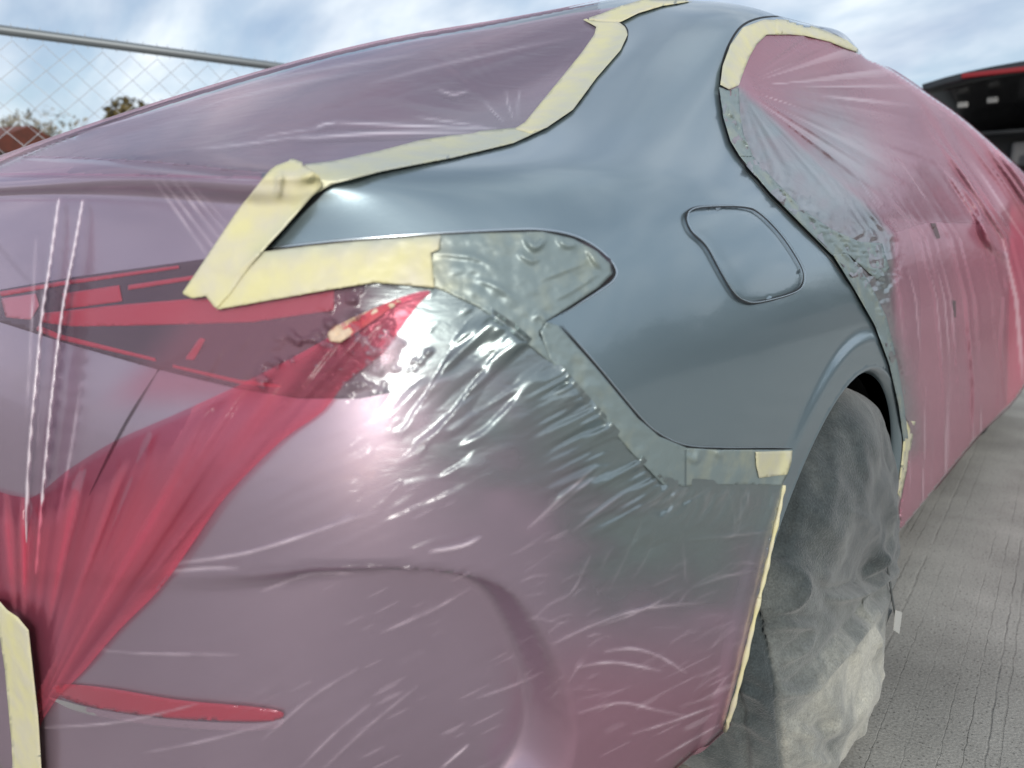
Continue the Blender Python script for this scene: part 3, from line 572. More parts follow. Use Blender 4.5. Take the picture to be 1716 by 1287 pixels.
def black_vehicle():
    blk = mat('black_vehicle_paint', (.006, .006, .007), .35, 0, .5, .4); blk2 = mat('black_interior_trim', (.012, .013, .014), .7); red = mat('red_marker_lens', (.22, .008, .012), .4)
    lt = mat('pale_cargo_lamp', (.34, .34, .33), .6); gy = mat('grey_headrest', (.12, .12, .125), .8); wh = mat('pale_plate', (.22, .13, .13), .6); grn = mat('trim_bar', (.03, .033, .035), .5)
    root = empty('black_suv', (.62, 7.2, GZ)); tag(root, 'black vehicle with its tailgate raised, parked beyond the masked sedan', 'car')
    def bx(name, c, s, m, bev=.03, par=root, rx=0):
        bm = bmesh.new(); bmesh.ops.create_cube(bm, size=1); bmesh.ops.scale(bm, vec=s, verts=bm.verts)
        if bev: bmesh.ops.bevel(bm, geom=bm.edges[:], offset=min(bev, min(s)*.45), segments=3, profile=.7, affect='EDGES')
        o = bm_obj(name, bm, m, None); o.location = c; o.rotation_euler = (rx, 0, 0); o.parent = root; o.matrix_parent_inverse = parent_matrix(root).inverted()
        return o
    # body shell: side panels, roof, floor and front, open at the back
    V = []; prof = [(7.3, .35), (7.25, .9), (7.35, 1.35), (7.6, 1.72), (8.2, 1.80), (9.6, 1.76), (10.5, 1.25), (11.9, 1.08), (12.0, .5), (11.9, .3)]
    for (y, z) in prof:
        w = .97 if z < 1.3 else .97-(z-1.3)*.42
        V += [(.75-w, y, z), (.75+w, y, z)]
    F = [tuple(2*i for i in range(len(prof))), tuple(2*i+1 for i in range(len(prof)))[::-1]]
    for i in range(3, len(prof)-1): F.append((2*i, 2*i+1, 2*i+3, 2*i+2))
    F.append((2*(len(prof)-1), 2*(len(prof)-1)+1, 1, 0)); F.append((0, 1, 3, 2))
    o = mesh_obj('body', V, F, blk, root, smooth=False); s = o.modifiers.new('t', 'SOLIDIFY'); s.thickness = .04
    # raised tailgate
    V = []; F = []; nn = 12
    for i in range(nn+1):
        a = i/nn; y = 7.62-1.08*a; z = 1.80+.37*a-.06*a*a
        for j in range(13):
            b_ = j/12*2-1; V.append((.70+b_*(.86+.08*a), y+.05*b_*b_, z-.05*b_*b_-.03*abs(b_)**4))
    for i in range(nn):
        for j in range(12): a = i*13+j; F.append((a, a+1, a+14, a+13))
    tg = mesh_obj('tailgate', V, F, blk, root); s = tg.modifiers.new('t', 'SOLIDIFY'); s.thickness = .07
    bx('brake_light', (.30, 6.56, 2.115), (.55, .05, .035), red, .01, rx=R(0))
    for x, y_, z_, w_ in ((.0, 6.85, 1.95, .075), (.2, 6.85, 1.965, .075), (.48, 6.9, 1.94, .12)): bx('cargo_lamp', (x, y_, z_), (w_, .05, .045), lt, .015)
    bx('cargo_floor', (.75, 8.2, .92), (1.7, 1.6, .05), blk2, .01)
    bx('cargo_dark_fill', (.75, 7.95, 1.1), (1.72, .9, 1.38), blk2, .04)  # added solid box that fills the cargo bay with dark
    bx('seat_back', (.75, 8.9, 1.2), (1.5, .18, .6), blk2, .05); bx('roof_lining', (.75, 8.4, 1.70), (1.4, 1.3, .03), blk2, .01)
    bx('headrest', (.36, 7.45, 1.60), (.15, .10, .20), gy, .05)
    bx('trim_bar', (.75, 7.3, 1.77), (1.5, .05, .035), grn, .01)
    pl = bx('plate', (.62, 7.30, 1.575), (.36, .02, .115), wh, .006)
    for k in range(4): bx('lettering', (.49+k*.075, 7.287, 1.575), (.035, .008, .075), red, .002)
    bx('bumper', (.75, 7.2, .55), (1.9, .18, .3), blk2, .05)
    for x in (-.22, 1.72):
        bx('tail_lamp', (x, 7.26, 1.15), (.14, .08, .35), red, .03)
        for y in (8.2, 11.1):
            P = []; 
            bm = bmesh.new(); bmesh.ops.create_cone(bm, cap_ends=True, segments=32, radius1=.36, radius2=.36, depth=.24); bmesh.ops.bevel(bm, geom=[e for e in bm.edges if e.is_boundary or len(e.link_faces) == 2 and abs(e.link_faces[0].normal.dot(e.link_faces[1].normal)) < .3], offset=.03, segments=3, affect='EDGES')
            w = bm_obj('wheel', bm, RUBBER); w.location = (x*.93+.05, y, .33); w.rotation_euler = (0, R(90), 0); w.parent = root; w.matrix_parent_inverse = parent_matrix(root).inverted()
black_vehicle()

# ------------------------------------------------------------------ the sedan
car = empty('sedan', (0, 2.5, GZ)); tag(car, 'grey sedan masked for respraying, its bare rear quarter panel and fuel door freshly painted', 'car')
REAR = [(-300, 292), (-80, 290), (60, 290), (250, 292), (432, 296), (470, 300), (440, 380), (400, 430), (360, 480), (380, 500), (480, 480), (560, 465), (640, 455), (700, 455), (740, 470), (800, 500), (860, 540), (930, 600), (1010, 690), (1065, 752), (1112, 800), (1180, 803), (1250, 803), (1312, 805), (1311, 822), (1296, 880), (1270, 1000), (1255, 1060), (1238, 1130), (1204, 1246), (1192, 1262), (1150, 1300), (1100, 1340), (1000, 1450), (600, 1500), (200, 1500), (-300, 1480)]
GL = [(-280, 268), (-80, 263), (0, 262), (120, 264), (260, 272), (430, 290), (455, 290), (500, 286), (560, 284), (640, 268), (760, 242), (860, 226), (900, 200), (950, 150), (1015, 68), (1012, 48), (1000, 36), (1040, 24), (1060, 9), (1000, 16), (960, 22), (850, 43), (700, 66), (550, 99), (400, 143), (250, 188), (130, 222), (0, 256), (-80, 262), (-280, 267)]
def build_body():
    P = BP.copy(); r = np.hypot(P[:, 1]-WC[0], P[:, 2]-WC[1]); side = P[:, 0] > .7
    # pull the vertices nearest the wheel opening onto its circle, drop what lies inside
    sn = side & (np.abs(r-RARCH) < .0075)
    dY = (P[:, 1]-WC[0])/np.maximum(r, 1e-6); dZ = (P[:, 2]-WC[1])/np.maximum(r, 1e-6)
    P[sn, 1] = WC[0]+dY[sn]*RARCH; P[sn, 2] = WC[1]+dZ[sn]*RARCH
    cut = side & (r < RARCH-.0075) & (P[:, 2] > 0)
    F = [f for f in faces if not any(cut[i] for i in f)]
    # film-covered skin (left half, roof, nose) is a part of its own
    ob = mesh_obj('body', P, F, PAINT, car)
    me = ob.data; me.materials.append(SILVER); me.materials.append(WGLASS)
    cen = np.array([P[list(f)].mean(0) for f in F]); qf, _ = proj(cen)
    isr = inside(qf, np.array(REAR)) & (cen[:, 1] < .9); isg = inside(qf, np.array([(x, y-40 if i > 15 else y) for i, (x, y) in enumerate(GL)])) & (cen[:, 2] > 1.0) & (cen[:, 1] < 1.3)
    mi = np.where(isr | ((cen[:, 1] < .9) & (cen[:, 0] < .3) & (cen[:, 2] < 1.03)) | (cen[:, 1] > 1.5), 1, 0); mi = np.where(isg, 2, mi)
    sg = np.array([(1232, 120), (1262, 64), (1335, 42), (1440, 90), (1600, 200), (1716, 300), (1716, 380), (1560, 372), (1500, 390), (1400, 330), (1300, 260), (1240, 190)], float)
    mi = np.where(inside(qf, sg) & (cen[:, 1] > 1.0) & (cen[:, 0] > .5), 2, mi)
    me.polygons.foreach_set('material_index', mi.astype(np.int32))
    bm = bmesh.new(); bm.from_mesh(me); lone = [v for v in bm.verts if not v.link_faces]; bmesh.ops.delete(bm, geom=lone, context='VERTS')
    geom = bm.verts[:]+bm.edges[:]+bm.faces[:]
    ret = bmesh.ops.duplicate(bm, geom=geom); nf = [g for g in ret['geom'] if isinstance(g, bmesh.types.BMFace)]; nvv = [g for g in ret['geom'] if isinstance(g, bmesh.types.BMVert)]
    for v in nvv: v.co.x = -v.co.x
    bmesh.ops.reverse_faces(bm, faces=nf)
    bmesh.ops.remove_doubles(bm, verts=[v for v in bm.verts if abs(v.co.x) < 1e-4], dist=1e-4)
    for f in bm.faces: f.smooth = True
    bm.to_mesh(me); bm.free()
    return ob
body = build_body()
def surf_x(y, z):
    loc, nor, idx, d = BVH.ray_cast(Vector((2.0, y, z)), Vector((-1, 0, 0))); return loc.x if loc else .9
def arch():
    V = []; F = []; n = 96; pr0 = []
    for i in range(n+1):
        a = R(-22)+(R(226))*i/n; y = WC[0]+RARCH*math.cos(a); z = WC[1]+RARCH*math.sin(a); x = surf_x(WC[0]+(RARCH+.006)*math.cos(a), max(WC[1]+(RARCH+.006)*math.sin(a), .18))
        for (rr, dx) in ((.009, -.0015), (.004, .0015), (0, .0002), (-.004, -.004), (-.008, -.010), (-.009, -.016)):
            V.append((x+dx, WC[0]+(RARCH+rr)*math.cos(a), WC[1]+(RARCH+rr)*math.sin(a)))
    for i in range(n):
        for k in range(5): a = 6*i+k; F.append((a, a+1, a+7, a+6))
    mesh_obj('arch_lip', V, F, PAINT, car)
    V = []; F = []
    for i in range(n+1):
        a = R(-12)+R(206)*i/n
        for (rr, x) in ((-.007, .905), (.02, .85), (.02, .55), (-.30, .545)): V.append((x, WC[0]+(RARCH+rr)*math.cos(a), WC[1]+(RARCH+rr)*math.sin(a)))
    for i in range(n):
        for k in range(3): a = 4*i+k; F.append((a, a+1, a+5, a+4))
    mesh_obj('arch_liner', V, F, LINER, car)
arch()
def wheel(x, y, sgn):
    w = empty('wheel', (x, y, GZ+.345)); w.parent = car; w.matrix_parent_inverse = parent_matrix(car).inverted()
    V = []; F = []; prof = [(-.11, .22), (-.12, .28), (-.11, .32), (-.08, .342), (0, .345), (.08, .342), (.11, .32), (.12, .28), (.11, .22)]; n = 48
    for i in range(n):
        a = 2*math.pi*i/n
        for (dx, r) in prof: V.append((x+dx*sgn, y+r*math.cos(a), GZ+.345+r*math.sin(a)))
    L = len(prof)
    for i in range(n):
        for k in range(L-1): a = i*L+k; b = ((i+1) % n)*L+k; F.append((a, a+1, b+1, b))
    mesh_obj('tyre', V, F, RUBBER, w)
    V = []; F = []
    rp = [(.10, .225), (.085, .21), (.05, .205), (.05, .05), (.08, .045), (.085, 0.001)]
    for i in range(n):
        a = 2*math.pi*i/n; sp_ = 1 if (i % 10) < 5 else 0
        for k, (dx, r) in enumerate(rp): V.append((x+(dx-(.03*(1-sp_) if k in (2, 3) else 0))*sgn, y+r*math.cos(a), GZ+.345+r*math.sin(a)))
    L = len(rp)
    for i in range(n):
        for k in range(L-1): a = i*L+k; b = ((i+1) % n)*L+k; F.append((a, a+1, b+1, b))
    mesh_obj('rim', V, F, RIM, w)
wheel(.80, 1.06, 1); wheel(-.80, 1.06, -1); wheel(.66, 4.0, 1); wheel(-.66, 4.0, -1)
# underbody so no light shines through
mesh_obj('underbody', [(-.8, .25, .17), (.8, .25, .17), (.8, 4.7, .17), (-.8, 4.7, .17)], [(0, 1, 2, 3)], LINER, car, False)
mesh_obj('inner_panel', [(-.50, .2, .16), (.50, .2, .16), (.50, .2, .9), (-.50, .2, .9), (-.50, 4.4, .16), (.50, 4.4, .16), (.50, 4.4, .7), (-.50, 4.4, .7), (-.50, 1.0, 1.05), (.50, 1.0, 1.05), (-.5, 3.6, .95), (.5, 3.6, .95)], [(0, 1, 2, 3), (4, 7, 6, 5), (1, 5, 6, 11, 9, 2), (0, 3, 8, 10, 7, 4), (3, 2, 9, 8), (8, 9, 11, 10), (10, 11, 6, 7)], LINER, car, False)

# tail light
TL = [(-60, 512), (-6, 506), (-2, 486), (120, 465), (345, 434), (560, 405), (760, 393), (905, 389), (985, 408), (1024, 435), (1026, 466), (915, 538), (800, 610), (700, 650), (600, 668), (500, 668), (400, 652), (260, 618), (120, 578), (0, 540)]
TL = TL[1:]
tl = sheet('taillight', TL, 6, .0010, LAMP, parent=car, thick=.0006)
def lens(poly, m=LAMPRED, off=.0022): return sheet('lens_strip', poly, 3.5, off, m, parent=tl, thick=.0005)
lens([(105, 492), (200, 478), (205, 505), (110, 518)])
lens([(215, 478), (330, 461), (330, 468), (215, 486)]); lens([(-2, 489), (100, 472), (300, 445), (300, 450), (100, 479), (2, 497)])
lens([(70, 525), (190, 512), (330, 500), (470, 485), (560, 476), (560, 520), (420, 540), (250, 545), (120, 547), (70, 540)])
lens([(65, 545), (100, 560), (260, 600), (262, 606), (95, 568), (60, 553)])
lens([(290, 611), (400, 636), (470, 645), (470, 650), (400, 643), (290, 616)])
lens([(335, 566), (345, 568), (325, 604), (310, 602)]); lens([(2, 500), (60, 492), (66, 512), (52, 536), (10, 532)], LAMPLT)
# red reflector low on the bumper
rf = sheet('reflector', cr_spline([(92, 1160), (105, 1146), (180, 1152), (300, 1172), (420, 1183), (466, 1190), (476, 1198), (455, 1207), (380, 1207), (260, 1200), (150, 1182)], 5, True), 5, .0015, REFL, parent=car, thick=.0015)
seam('trim_edge', [(90, 1166), (150, 1186), (260, 1204), (380, 1212), (455, 1211), (478, 1200)], 9, CHROME, car, .0048)
seam('trunk_gap', [(556, 308), (500, 358), (442, 421), (395, 470), (352, 505), (305, 565), (262, 626)], 6, DARK, car, .0004)
seam('trunk_gap', [(262, 626), (205, 720), (150, 830)], 4, DARK, car, .0004)
# light and bumper gap lines
seam('panel_gap', [(442, 420), (520, 411), (600, 403), (740, 393), (850, 388), (910, 388), (960, 399), (1000, 420), (1026, 446), (1026, 466), (1000, 485), (915, 539)], 4.4, DARK, car, .0004)
seam('bumper_gap', [(938, 545), (1000, 616), (1070, 700), (1105, 730), (1150, 749), (1210, 753), (1270, 753), (1328, 752)], 3.2, DARK, car, .0004)
EDGE = mat('panel_edge_highlight', (.50, .56, .60), .22, .85)  # lighter than the paint: sky highlight on panel edges, set by colour
seam('panel_edge_glint', [(442, 417), (520, 408), (600, 400), (740, 390), (850, 385), (910, 385), (962, 395), (1003, 417), (1030, 446), (1030, 467), (1004, 488), (940, 528)], 2.2, EDGE, car, .0006, rise=.0006)
seam('bumper_edge_glint', [(942, 545), (1003, 614), (1072, 697), (1106, 727), (1150, 746), (1210, 750), (1270, 750), (1328, 749)], 1.4, EDGE, car, .0006, rise=.0005)
# fuel door: a slightly raised lid with a dark gap and a raised ribbon coloured as its highlight
FD = [(1146, 366), (1158, 352), (1195, 348), (1243, 349), (1270, 360), (1305, 395), (1335, 440), (1343, 465), (1335, 485), (1310, 497), (1262, 508), (1240, 504), (1225, 492), (1205, 460), (1180, 415), (1155, 390)]
FDs = cr_spline(FD, 6, True)
fdp, fdn, _ = hit(FDs)
fd = sheet('fuel_door', FDs, 5, .0012, PAINT, parent=car, relief=lambda q, P: -.0012*sstep(5, 0, sdist(q, FDs)))
seam('door_gap', FD, 3.8, DARK, fd, .0030, 6, True)
seam('door_rim_glint', [(x+(3.5 if 1250 < x else 3), y-1.0) for x, y in FD], 1.2, EDGE, fd, .0032, 6, True, .0004)
# window-surround gap behind the rear glass tape, side window gap and rear door gap
seam('glass_gap', [(556, 309), (640, 287), (760, 264), (860, 240), (915, 214), (960, 184), (1000, 130), (1042, 80), (1052, 56), (1046, 42), (1036, 38)], 2.4, DARK, car, .0006)
seam('side_glass_gap', [(1206, 142), (1210, 110), (1222, 74), (1244, 43), (1280, 29), (1330, 30), (1380, 47), (1450, 88)], 4, DARK, car, .0006)
DG = [(1240, 268), (1290, 325), (1345, 378), (1395, 432), (1435, 485), (1470, 545), (1492, 610), (1508, 680), (1516, 740)]
seam('rear_door_gap', DG, 2.2, DARK, car, .0006); 
seam('door_edge_glint', [(x-4, y+3) for x, y in DG], 2.2, CHROME, car, .0006)  # bright ribbon painted as the highlight on the door edge

# ------------------------------------------------------------------ masking film and tape
BUMP_EDGE = np.array([(700, 470), (745, 485), (800, 512), (860, 552), (920, 600), (1000, 690), (1060, 760), (1110, 812)], float)
def crinkle(q, line, reach, amp, freq, seed, skew=0):
    d, a, s = seg_dist(q, line); L = np.sum(np.linalg.norm(np.diff(line, axis=0), axis=1))
    t = a*L/freq + skew*d/freq
    f = n1.fbm(t+seed*7, d/180+seed, 2); f = f+.5*n3(t*2.3, d/60)
    return amp*f*np.exp(-(d/reach)**1.5)*np.minimum(d/12+.25, 1)
RID_REAR = [
 ([(98, 335), (84, 440), (72, 520), (60, 640), (48, 780), (40, 980)], 3.2, .0100), ([(138, 338), (122, 430), (105, 520), (90, 640), (78, 760), (60, 960)], 3.4, .0120),
 ([(60, 400), (52, 560), (44, 700)], 4, .0012), ([(135, 640), (118, 760), (95, 880)], 4, .0010), ([(70, 480), (66, 600), (62, 760)], 3, .001),
 ([(258, 303), (300, 360), (345, 425)], 4, .0012), ([(272, 303), (315, 358), (362, 420)], 4, .0014), ([(290, 303), (330, 352), (372, 405)], 4, .0014), ([(306, 303), (345, 350), (380, 390)], 4, .0012), ([(330, 318), (360, 352), (385, 378)], 3.5, .0009),
 ([(150, 1086), (230, 1095), (400, 1097)], 3.5, .001), ([(290, 945), (420, 925), (560, 880), (640, 855)], 5, .0014), ([(280, 958), (350, 952), (400, 952)], 5, -.0012), ([(440, 990), (520, 962), (600, 960)], 5, -.0013),
 ([(430, 850), (520, 800), (620, 760)], 8, .0012), ([(540, 930), (640, 880), (700, 850)], 6, .0010), ([(500, 800), (600, 740), (680, 720)], 9, .0014),
 ([(720, 925), (775, 915), (805, 900)], 5, .0020), ([(885, 885), (940, 835), (1000, 780)], 4, .0018), ([(905, 872), (970, 820), (1040, 765)], 4, .0015), ([(960, 890), (1020, 845), (1060, 815)], 3.5, .0012),
 ([(925, 1080), (1000, 1045), (1080, 1020), (1180, 1010)], 4, .0013), ([(1015, 1092), (1060, 1087), (1105, 1100), (1150, 1128)], 4, .0018), ([(970, 1118), (1030, 1110), (1110, 1125)], 4, .0015),
 ([(970, 1195), (1040, 1178), (1100, 1190), (1150, 1200)], 4, .0011), ([(1060, 1230), (1130, 1208), (1205, 1180)], 3.5, .0014), ([(1100, 1275), (1160, 1240), (1205, 1215)], 3.5, .0015),
 ([(740, 1287), (770, 1262), (785, 1248)], 4, .0022), ([(500, 1290), (560, 1230), (620, 1180)], 4, .0010), ([(440, 1240), (520, 1170), (600, 1120)], 4, .0009), ([(540, 1290), (620, 1215), (700, 1150)], 4, .0009), ([(640, 1060), (720, 1025), (790, 985)], 4, .0011), ([(800, 1170), (870, 1145), (910, 1125)], 4, .0010),
 ([(1150, 905), (1230, 898), (1290, 890)], 3.5, .0013), ([(1160, 985), (1230, 962), (1265, 958)], 3.5, .001), ([(1120, 1000), (1060, 1030), (1000, 1050)], 3.5, .0011),
 ([(60, 1220), (200, 1210), (330, 1180)], 3.5, .0013), ([(240, 1262), (350, 1240), (480, 1205)], 4, .0009), ([(990, 930), (960, 990), (930, 1010)], 3, .0009), ([(1080, 860), (1050, 930), (1020, 990)], 2.5, -.0010), ([(1100, 880), (1085, 930), (1060, 970)], 2.5, -.0010), ([(1145, 890), (1148, 960), (1152, 975)], 2.2, -.0010),
]
rsc = np.random.default_rng(11)
for _ in range(75):      # short random scratches and creases near the sprayed edge
    x = rsc.uniform(860, 1240); y = rsc.uniform(830, 1200); an = rsc.normal(-28, 14); L = rsc.uniform(20, 75)
    if y < 800+max(0, (1000-x))*.8: continue
    dx, dy = math.cos(R(an))*L, math.sin(R(an))*L; RID_REAR.append(([(x, y), (x+dx/2, y+dy/2-rsc.uniform(0, 5)), (x+dx, y+dy)], rsc.uniform(2.2, 3.2), rsc.uniform(.0002, .0007)*rsc.choice([1, 1, -1])))
for _ in range(60):       # creases pulled from the tape by the wheel
    s = rsc.uniform(0, 1); x = 1120+s*185; y = 815+rsc.uniform(0, 6); an = 90+20*(s-.5)*-1+rsc.normal(25*(1-s), 14); L = rsc.uniform(15, 80)
    RID_REAR.append(([(x, y), (x+math.cos(R(an))*L*.5, y+math.sin(R(an))*L*.5), (x+math.cos(R(an+8))*L, y+math.sin(R(an+8))*L)], rsc.uniform(2, 3.5), rsc.uniform(.0004, .0014)*rsc.choice([1, -1])))
def relief_rear(q, P):
    r = ridge(q, RID_REAR)
    r += crinkle(q, BUMP_EDGE[:5], 250, .0090, 34, 1, .30)*sstep(560, 700, q[:, 0])*sstep(470, 520, q[:, 1])
    r += crinkle(q, BUMP_EDGE[4:], 110, .0052, 13, 2, .25)*sstep(860, 960, q[:, 0])
    # the crumpled bundle under the light tape
    w = np.maximum(sstep(120, 40, np.hypot((q[:, 0]-590)/1.3, (q[:, 1]-580)*1.2)), sstep(60, 25, np.abs((q[:, 1]-650)+.8*(q[:, 0]-450)))*sstep(400, 450, q[:, 0])*sstep(640, 600, q[:, 0])); r += w*.012*n2.fbm((q[:, 0]+q[:, 1]*.8)/34, (q[:, 1]-q[:, 0]*.7)/22, 3)
    # loose diagonal tension over the lamp and upper bumper
    w = sstep(250, 380, q[:, 0])*sstep(760, 620, q[:, 0])*sstep(470, 520, q[:, 1])*sstep(720, 640, q[:, 1]); t = (q[:, 0]+q[:, 1]*.62); r += w*.0012*n3.fbm(t/15, (q[:, 1]-q[:, 0])/160, 2)
    w = sstep(640, 760, q[:, 1])*sstep(1010, 860, q[:, 1])*sstep(330, 480, q[:, 0])*sstep(900, 700, q[:, 0]); r += w*.0022*n1.fbm((q[:, 0]*.45+q[:, 1])/26, (q[:, 0]-q[:, 1]*.45)/150, 2)
    # gentle slackness everywhere
    r += .0016*n1.fbm(q[:, 0]/150, q[:, 1]/110, 2)+.0005*n2((q[:, 0]*.5+q[:, 1])/20, (q[:, 0]-q[:, 1]*.5)/190)
    return np.maximum(r, -.0010)+.0034
RID_SOFT = []
def sheen_rear(q, P):  # highlights on the ridges, put into the film's colour
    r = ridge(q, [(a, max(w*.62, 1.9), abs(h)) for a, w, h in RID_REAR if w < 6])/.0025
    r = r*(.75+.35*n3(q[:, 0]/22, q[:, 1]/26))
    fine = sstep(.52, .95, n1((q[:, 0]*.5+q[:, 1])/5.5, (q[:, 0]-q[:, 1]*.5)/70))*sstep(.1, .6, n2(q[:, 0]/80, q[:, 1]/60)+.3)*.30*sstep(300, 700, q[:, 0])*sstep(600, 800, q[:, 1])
    lo1 = .5*np.exp(-((q[:, 0]-690)/110)**2-((q[:, 1]-640)/90)**2)*(1+.8*n1((q[:, 0]*.3+q[:, 1])/18, q[:, 0]/40))  # bright glow on the upper bumper, painted as a pale patch
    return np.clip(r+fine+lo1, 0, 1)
def spray_rear(q, P):
    d, a, s = seg_dist(q, np.array([(735, 470), (800, 512), (920, 600), (1060, 760), (1110, 812), (1215, 815), (1310, 815)]))
    base = np.exp(-(d/150)**2.2)
    # soft lobe hanging down below the seam corner
    lobe = np.exp(-(((q[:, 0]-1120)/170)**2+((q[:, 1]-900)/115)**2)**1.3)
    lob2 = np.exp(-(((q[:, 0]-800)/150)**2+((q[:, 1]-640)/150)**2)**1.2)*.8
    return np.clip(np.maximum(np.maximum(base, lobe), lob2)+.18*n2(q[:, 0]/60, q[:, 1]/40)*sstep(0, .3, base+lobe+lob2), 0, 1)*sstep(560, 740, q[:, 0]+.2*(q[:, 1]-500))
def layers_rear(q, P):
    return np.clip(.28*sstep(120, 30, np.abs(q[:, 0]-420+ (q[:, 1]-560)*.9)-60)*sstep(470, 500, q[:, 1])*sstep(700, 640, q[:, 1]) + .20*sstep(1000, 1200, q[:, 1])*sstep(820, 1000, q[:, 0]), 0, 1)
rear = sheet('masking_film', REAR, 3.2, .0035, FILM, relief_rear, {'spray': spray_rear, 'layers': layers_rear, 'pale_sheen': sheen_rear})
tag(rear, 'pink film taped over trunk lid, tail light and bumper, grey sprayed near its edge', 'plastic film', 'pink masking films')

GSTR = [([(560, 205), (700, 211), (830, 216)], 2.4, 1), ([(500, 232), (640, 223), (800, 222)], 3.0, 1), ([(330, 250), (420, 240), (520, 226)], 2.2, .5), ([(735, 150), (760, 158), (785, 152)], 2.4, .7), ([(530, 212), (545, 208), (562, 206)], 2.2, .9), ([(700, 196), (760, 205), (820, 214)], 2.2, .6), ([(430, 232), (470, 224), (540, 214)], 2, .4), ([(590, 92), (700, 66), (820, 50)], 3, .4), ([(420, 140), (560, 112), (700, 92)], 3, .35), ([(300, 190), (450, 150), (620, 118)], 3, .3), ([(620, 140), (760, 104), (960, 62)], 3, .3), ([(860, 200), (850, 170), (848, 150)], 2, .5), ([(868, 200), (868, 172), (872, 150)], 2, .5), ([(845, 205), (825, 185), (812, 170)], 2, .5)]  # highlight streaks painted pale into the window film
def relief_glass(q, P):
    r = fan(q, (880, 205), 95, 260, 150, 420, 26, .0045, 1)+fan(q, (880, 205), -180, -95, 130, 330, 22, .0035, 2)
    d = q-np.array([990, 48.]); an = np.degrees(np.arctan2(d[:, 1], d[:, 0])); rr = np.hypot(d[:, 0], d[:, 1])
    t = (q[:, 1]+.30*q[:, 0])
    r += .0036*n1.fbm(t/16, (q[:, 0]-.3*q[:, 1])/330, 2)*sstep(120, 60, np.abs(q[:, 1]-(250-.26*q[:, 0])))
    r += ridge(q, [([(560, 205), (700, 212), (830, 216)], 4, .0035), ([(510, 230), (640, 222), (800, 222)], 5, .0040), ([(330, 250), (420, 240), (520, 226)], 4, .0007), ([(880, 190), (905, 150), (960, 90), (990, 45)], 6, .0022), ([(890, 175), (930, 120), (985, 60)], 4, -.0016), ([(740, 150), (760, 158), (775, 150)], 3, .0008), ([(600, 168), (560, 175), (530, 178)], 3, .0007)])
    return r+.0008*n2.fbm(q[:, 0]/120, q[:, 1]/60, 2)+.004
glassf = sheet('masking_film', GL, 4, .003, FILM_GLASS, relief_glass, {'spray': lambda q, P: .25*sstep(90, 0, np.abs(q[:, 1]-225))*sstep(600, 850, q[:, 0]), 'layers': lambda q, P: .22*sstep(120, 20, q[:, 1]+.28*q[:, 0]-110)+.10*n3(q[:, 0]/160, q[:, 1]/50), 'pale_sheen': lambda q, P: np.clip(ridge(q, GSTR)/1.35*.8+.35*sstep(.35, .9, n1((q[:, 1]+.28*q[:, 0])/9, (q[:, 0]-.28*q[:, 1])/260))*sstep(250, 90, q[:, 1]+.25*q[:, 0]-60), 0, 1)})
tag(glassf, 'pink plastic film stretched over the rear window above the trunk lip', 'plastic film', 'pink masking films')
# the lip band of the trunk lid film
LIP = [(-300, 261), (-80, 261), (0, 261), (120, 263), (260, 271), (440, 290), (438, 301), (260, 296), (120, 294), (-80, 293), (-300, 293)]
lip = sheet('lip_fold', LIP, 3.5, .006, FILM, lambda q, P: .013*sstep(296, 262, q[:, 1]-.055*np.maximum(q[:, 0]-150, 0)*.9)*sstep(450, 380, q[:, 0])+.0004*n1(q[:, 0]/60, q[:, 1]/9), {'spray': lambda q, P: 0*q[:, 0], 'layers': lambda q, P: 0*q[:, 0]+.08}, parent=glassf)

DOORL = np.array([(1206, 145), (1210, 190), (1224, 235), (1243, 268), (1290, 318), (1350, 376), (1400, 430), (1440, 482), (1472, 545), (1494, 610), (1510, 680), (1516, 740)], float)
def relief_door(q, P):
    x, y = q[:, 0], q[:, 1]
    r = fan(q, (1236, 145), -2, 24, 190, 360, 10, .0060, 3)+fan(q, (1236, 145), 20, 47, 300, 480, 15, .0085, 4)+fan(q, (1236, 145), -40, 6, 160, 300, 11, .0050, 8)+fan(q, (1236, 145), 47, 88, 80, 210, 10, .0060, 5)
    # long vertical hang lines bending round the shoulder
    xc = np.interp(y, [100, 200, 300, 400, 500, 650, 950], [-230, -170, -95, -30, -5, 8, 0])
    w = x-xc; k = sstep(1440, 1520, x-xc)*sstep(180, 320, y)
    k = k*(1+5*sstep(1500, 1680, x)); r += k*(.0050*n1.fbm(w/11, y/420, 2)+.0022*n3(w/5, y/300))
    r += ridge(q, [([(1460, 300), (1500, 390), (1490, 400), (1494, 520)], 5, .003), ([(1640, 360), (1655, 400), (1690, 440)], 6, .040), ([(1600, 300), (1640, 350), (1660, 420)], 6, .028), ([(1690, 440), (1685, 520), (1680, 600), (1690, 680)], 5, .030), ([(1480, 280), (1560, 330), (1600, 420)], 6, .003), ([(1450, 90), (1550, 170), (1640, 330)], 8, .010)])
    # grey creased zone along the shut line
    d, a, s = seg_dist(q, DOORL); r += np.exp(-(d/34)**2)*.0060*n2.fbm(x/13+y/30, y/17-x/40, 3)
    wq = sstep(85, 40, np.hypot(x-1455, y-440)); r += wq*.0055*n3.fbm(x/12, y/14, 3)
    return np.maximum(r, -.003)+.0048
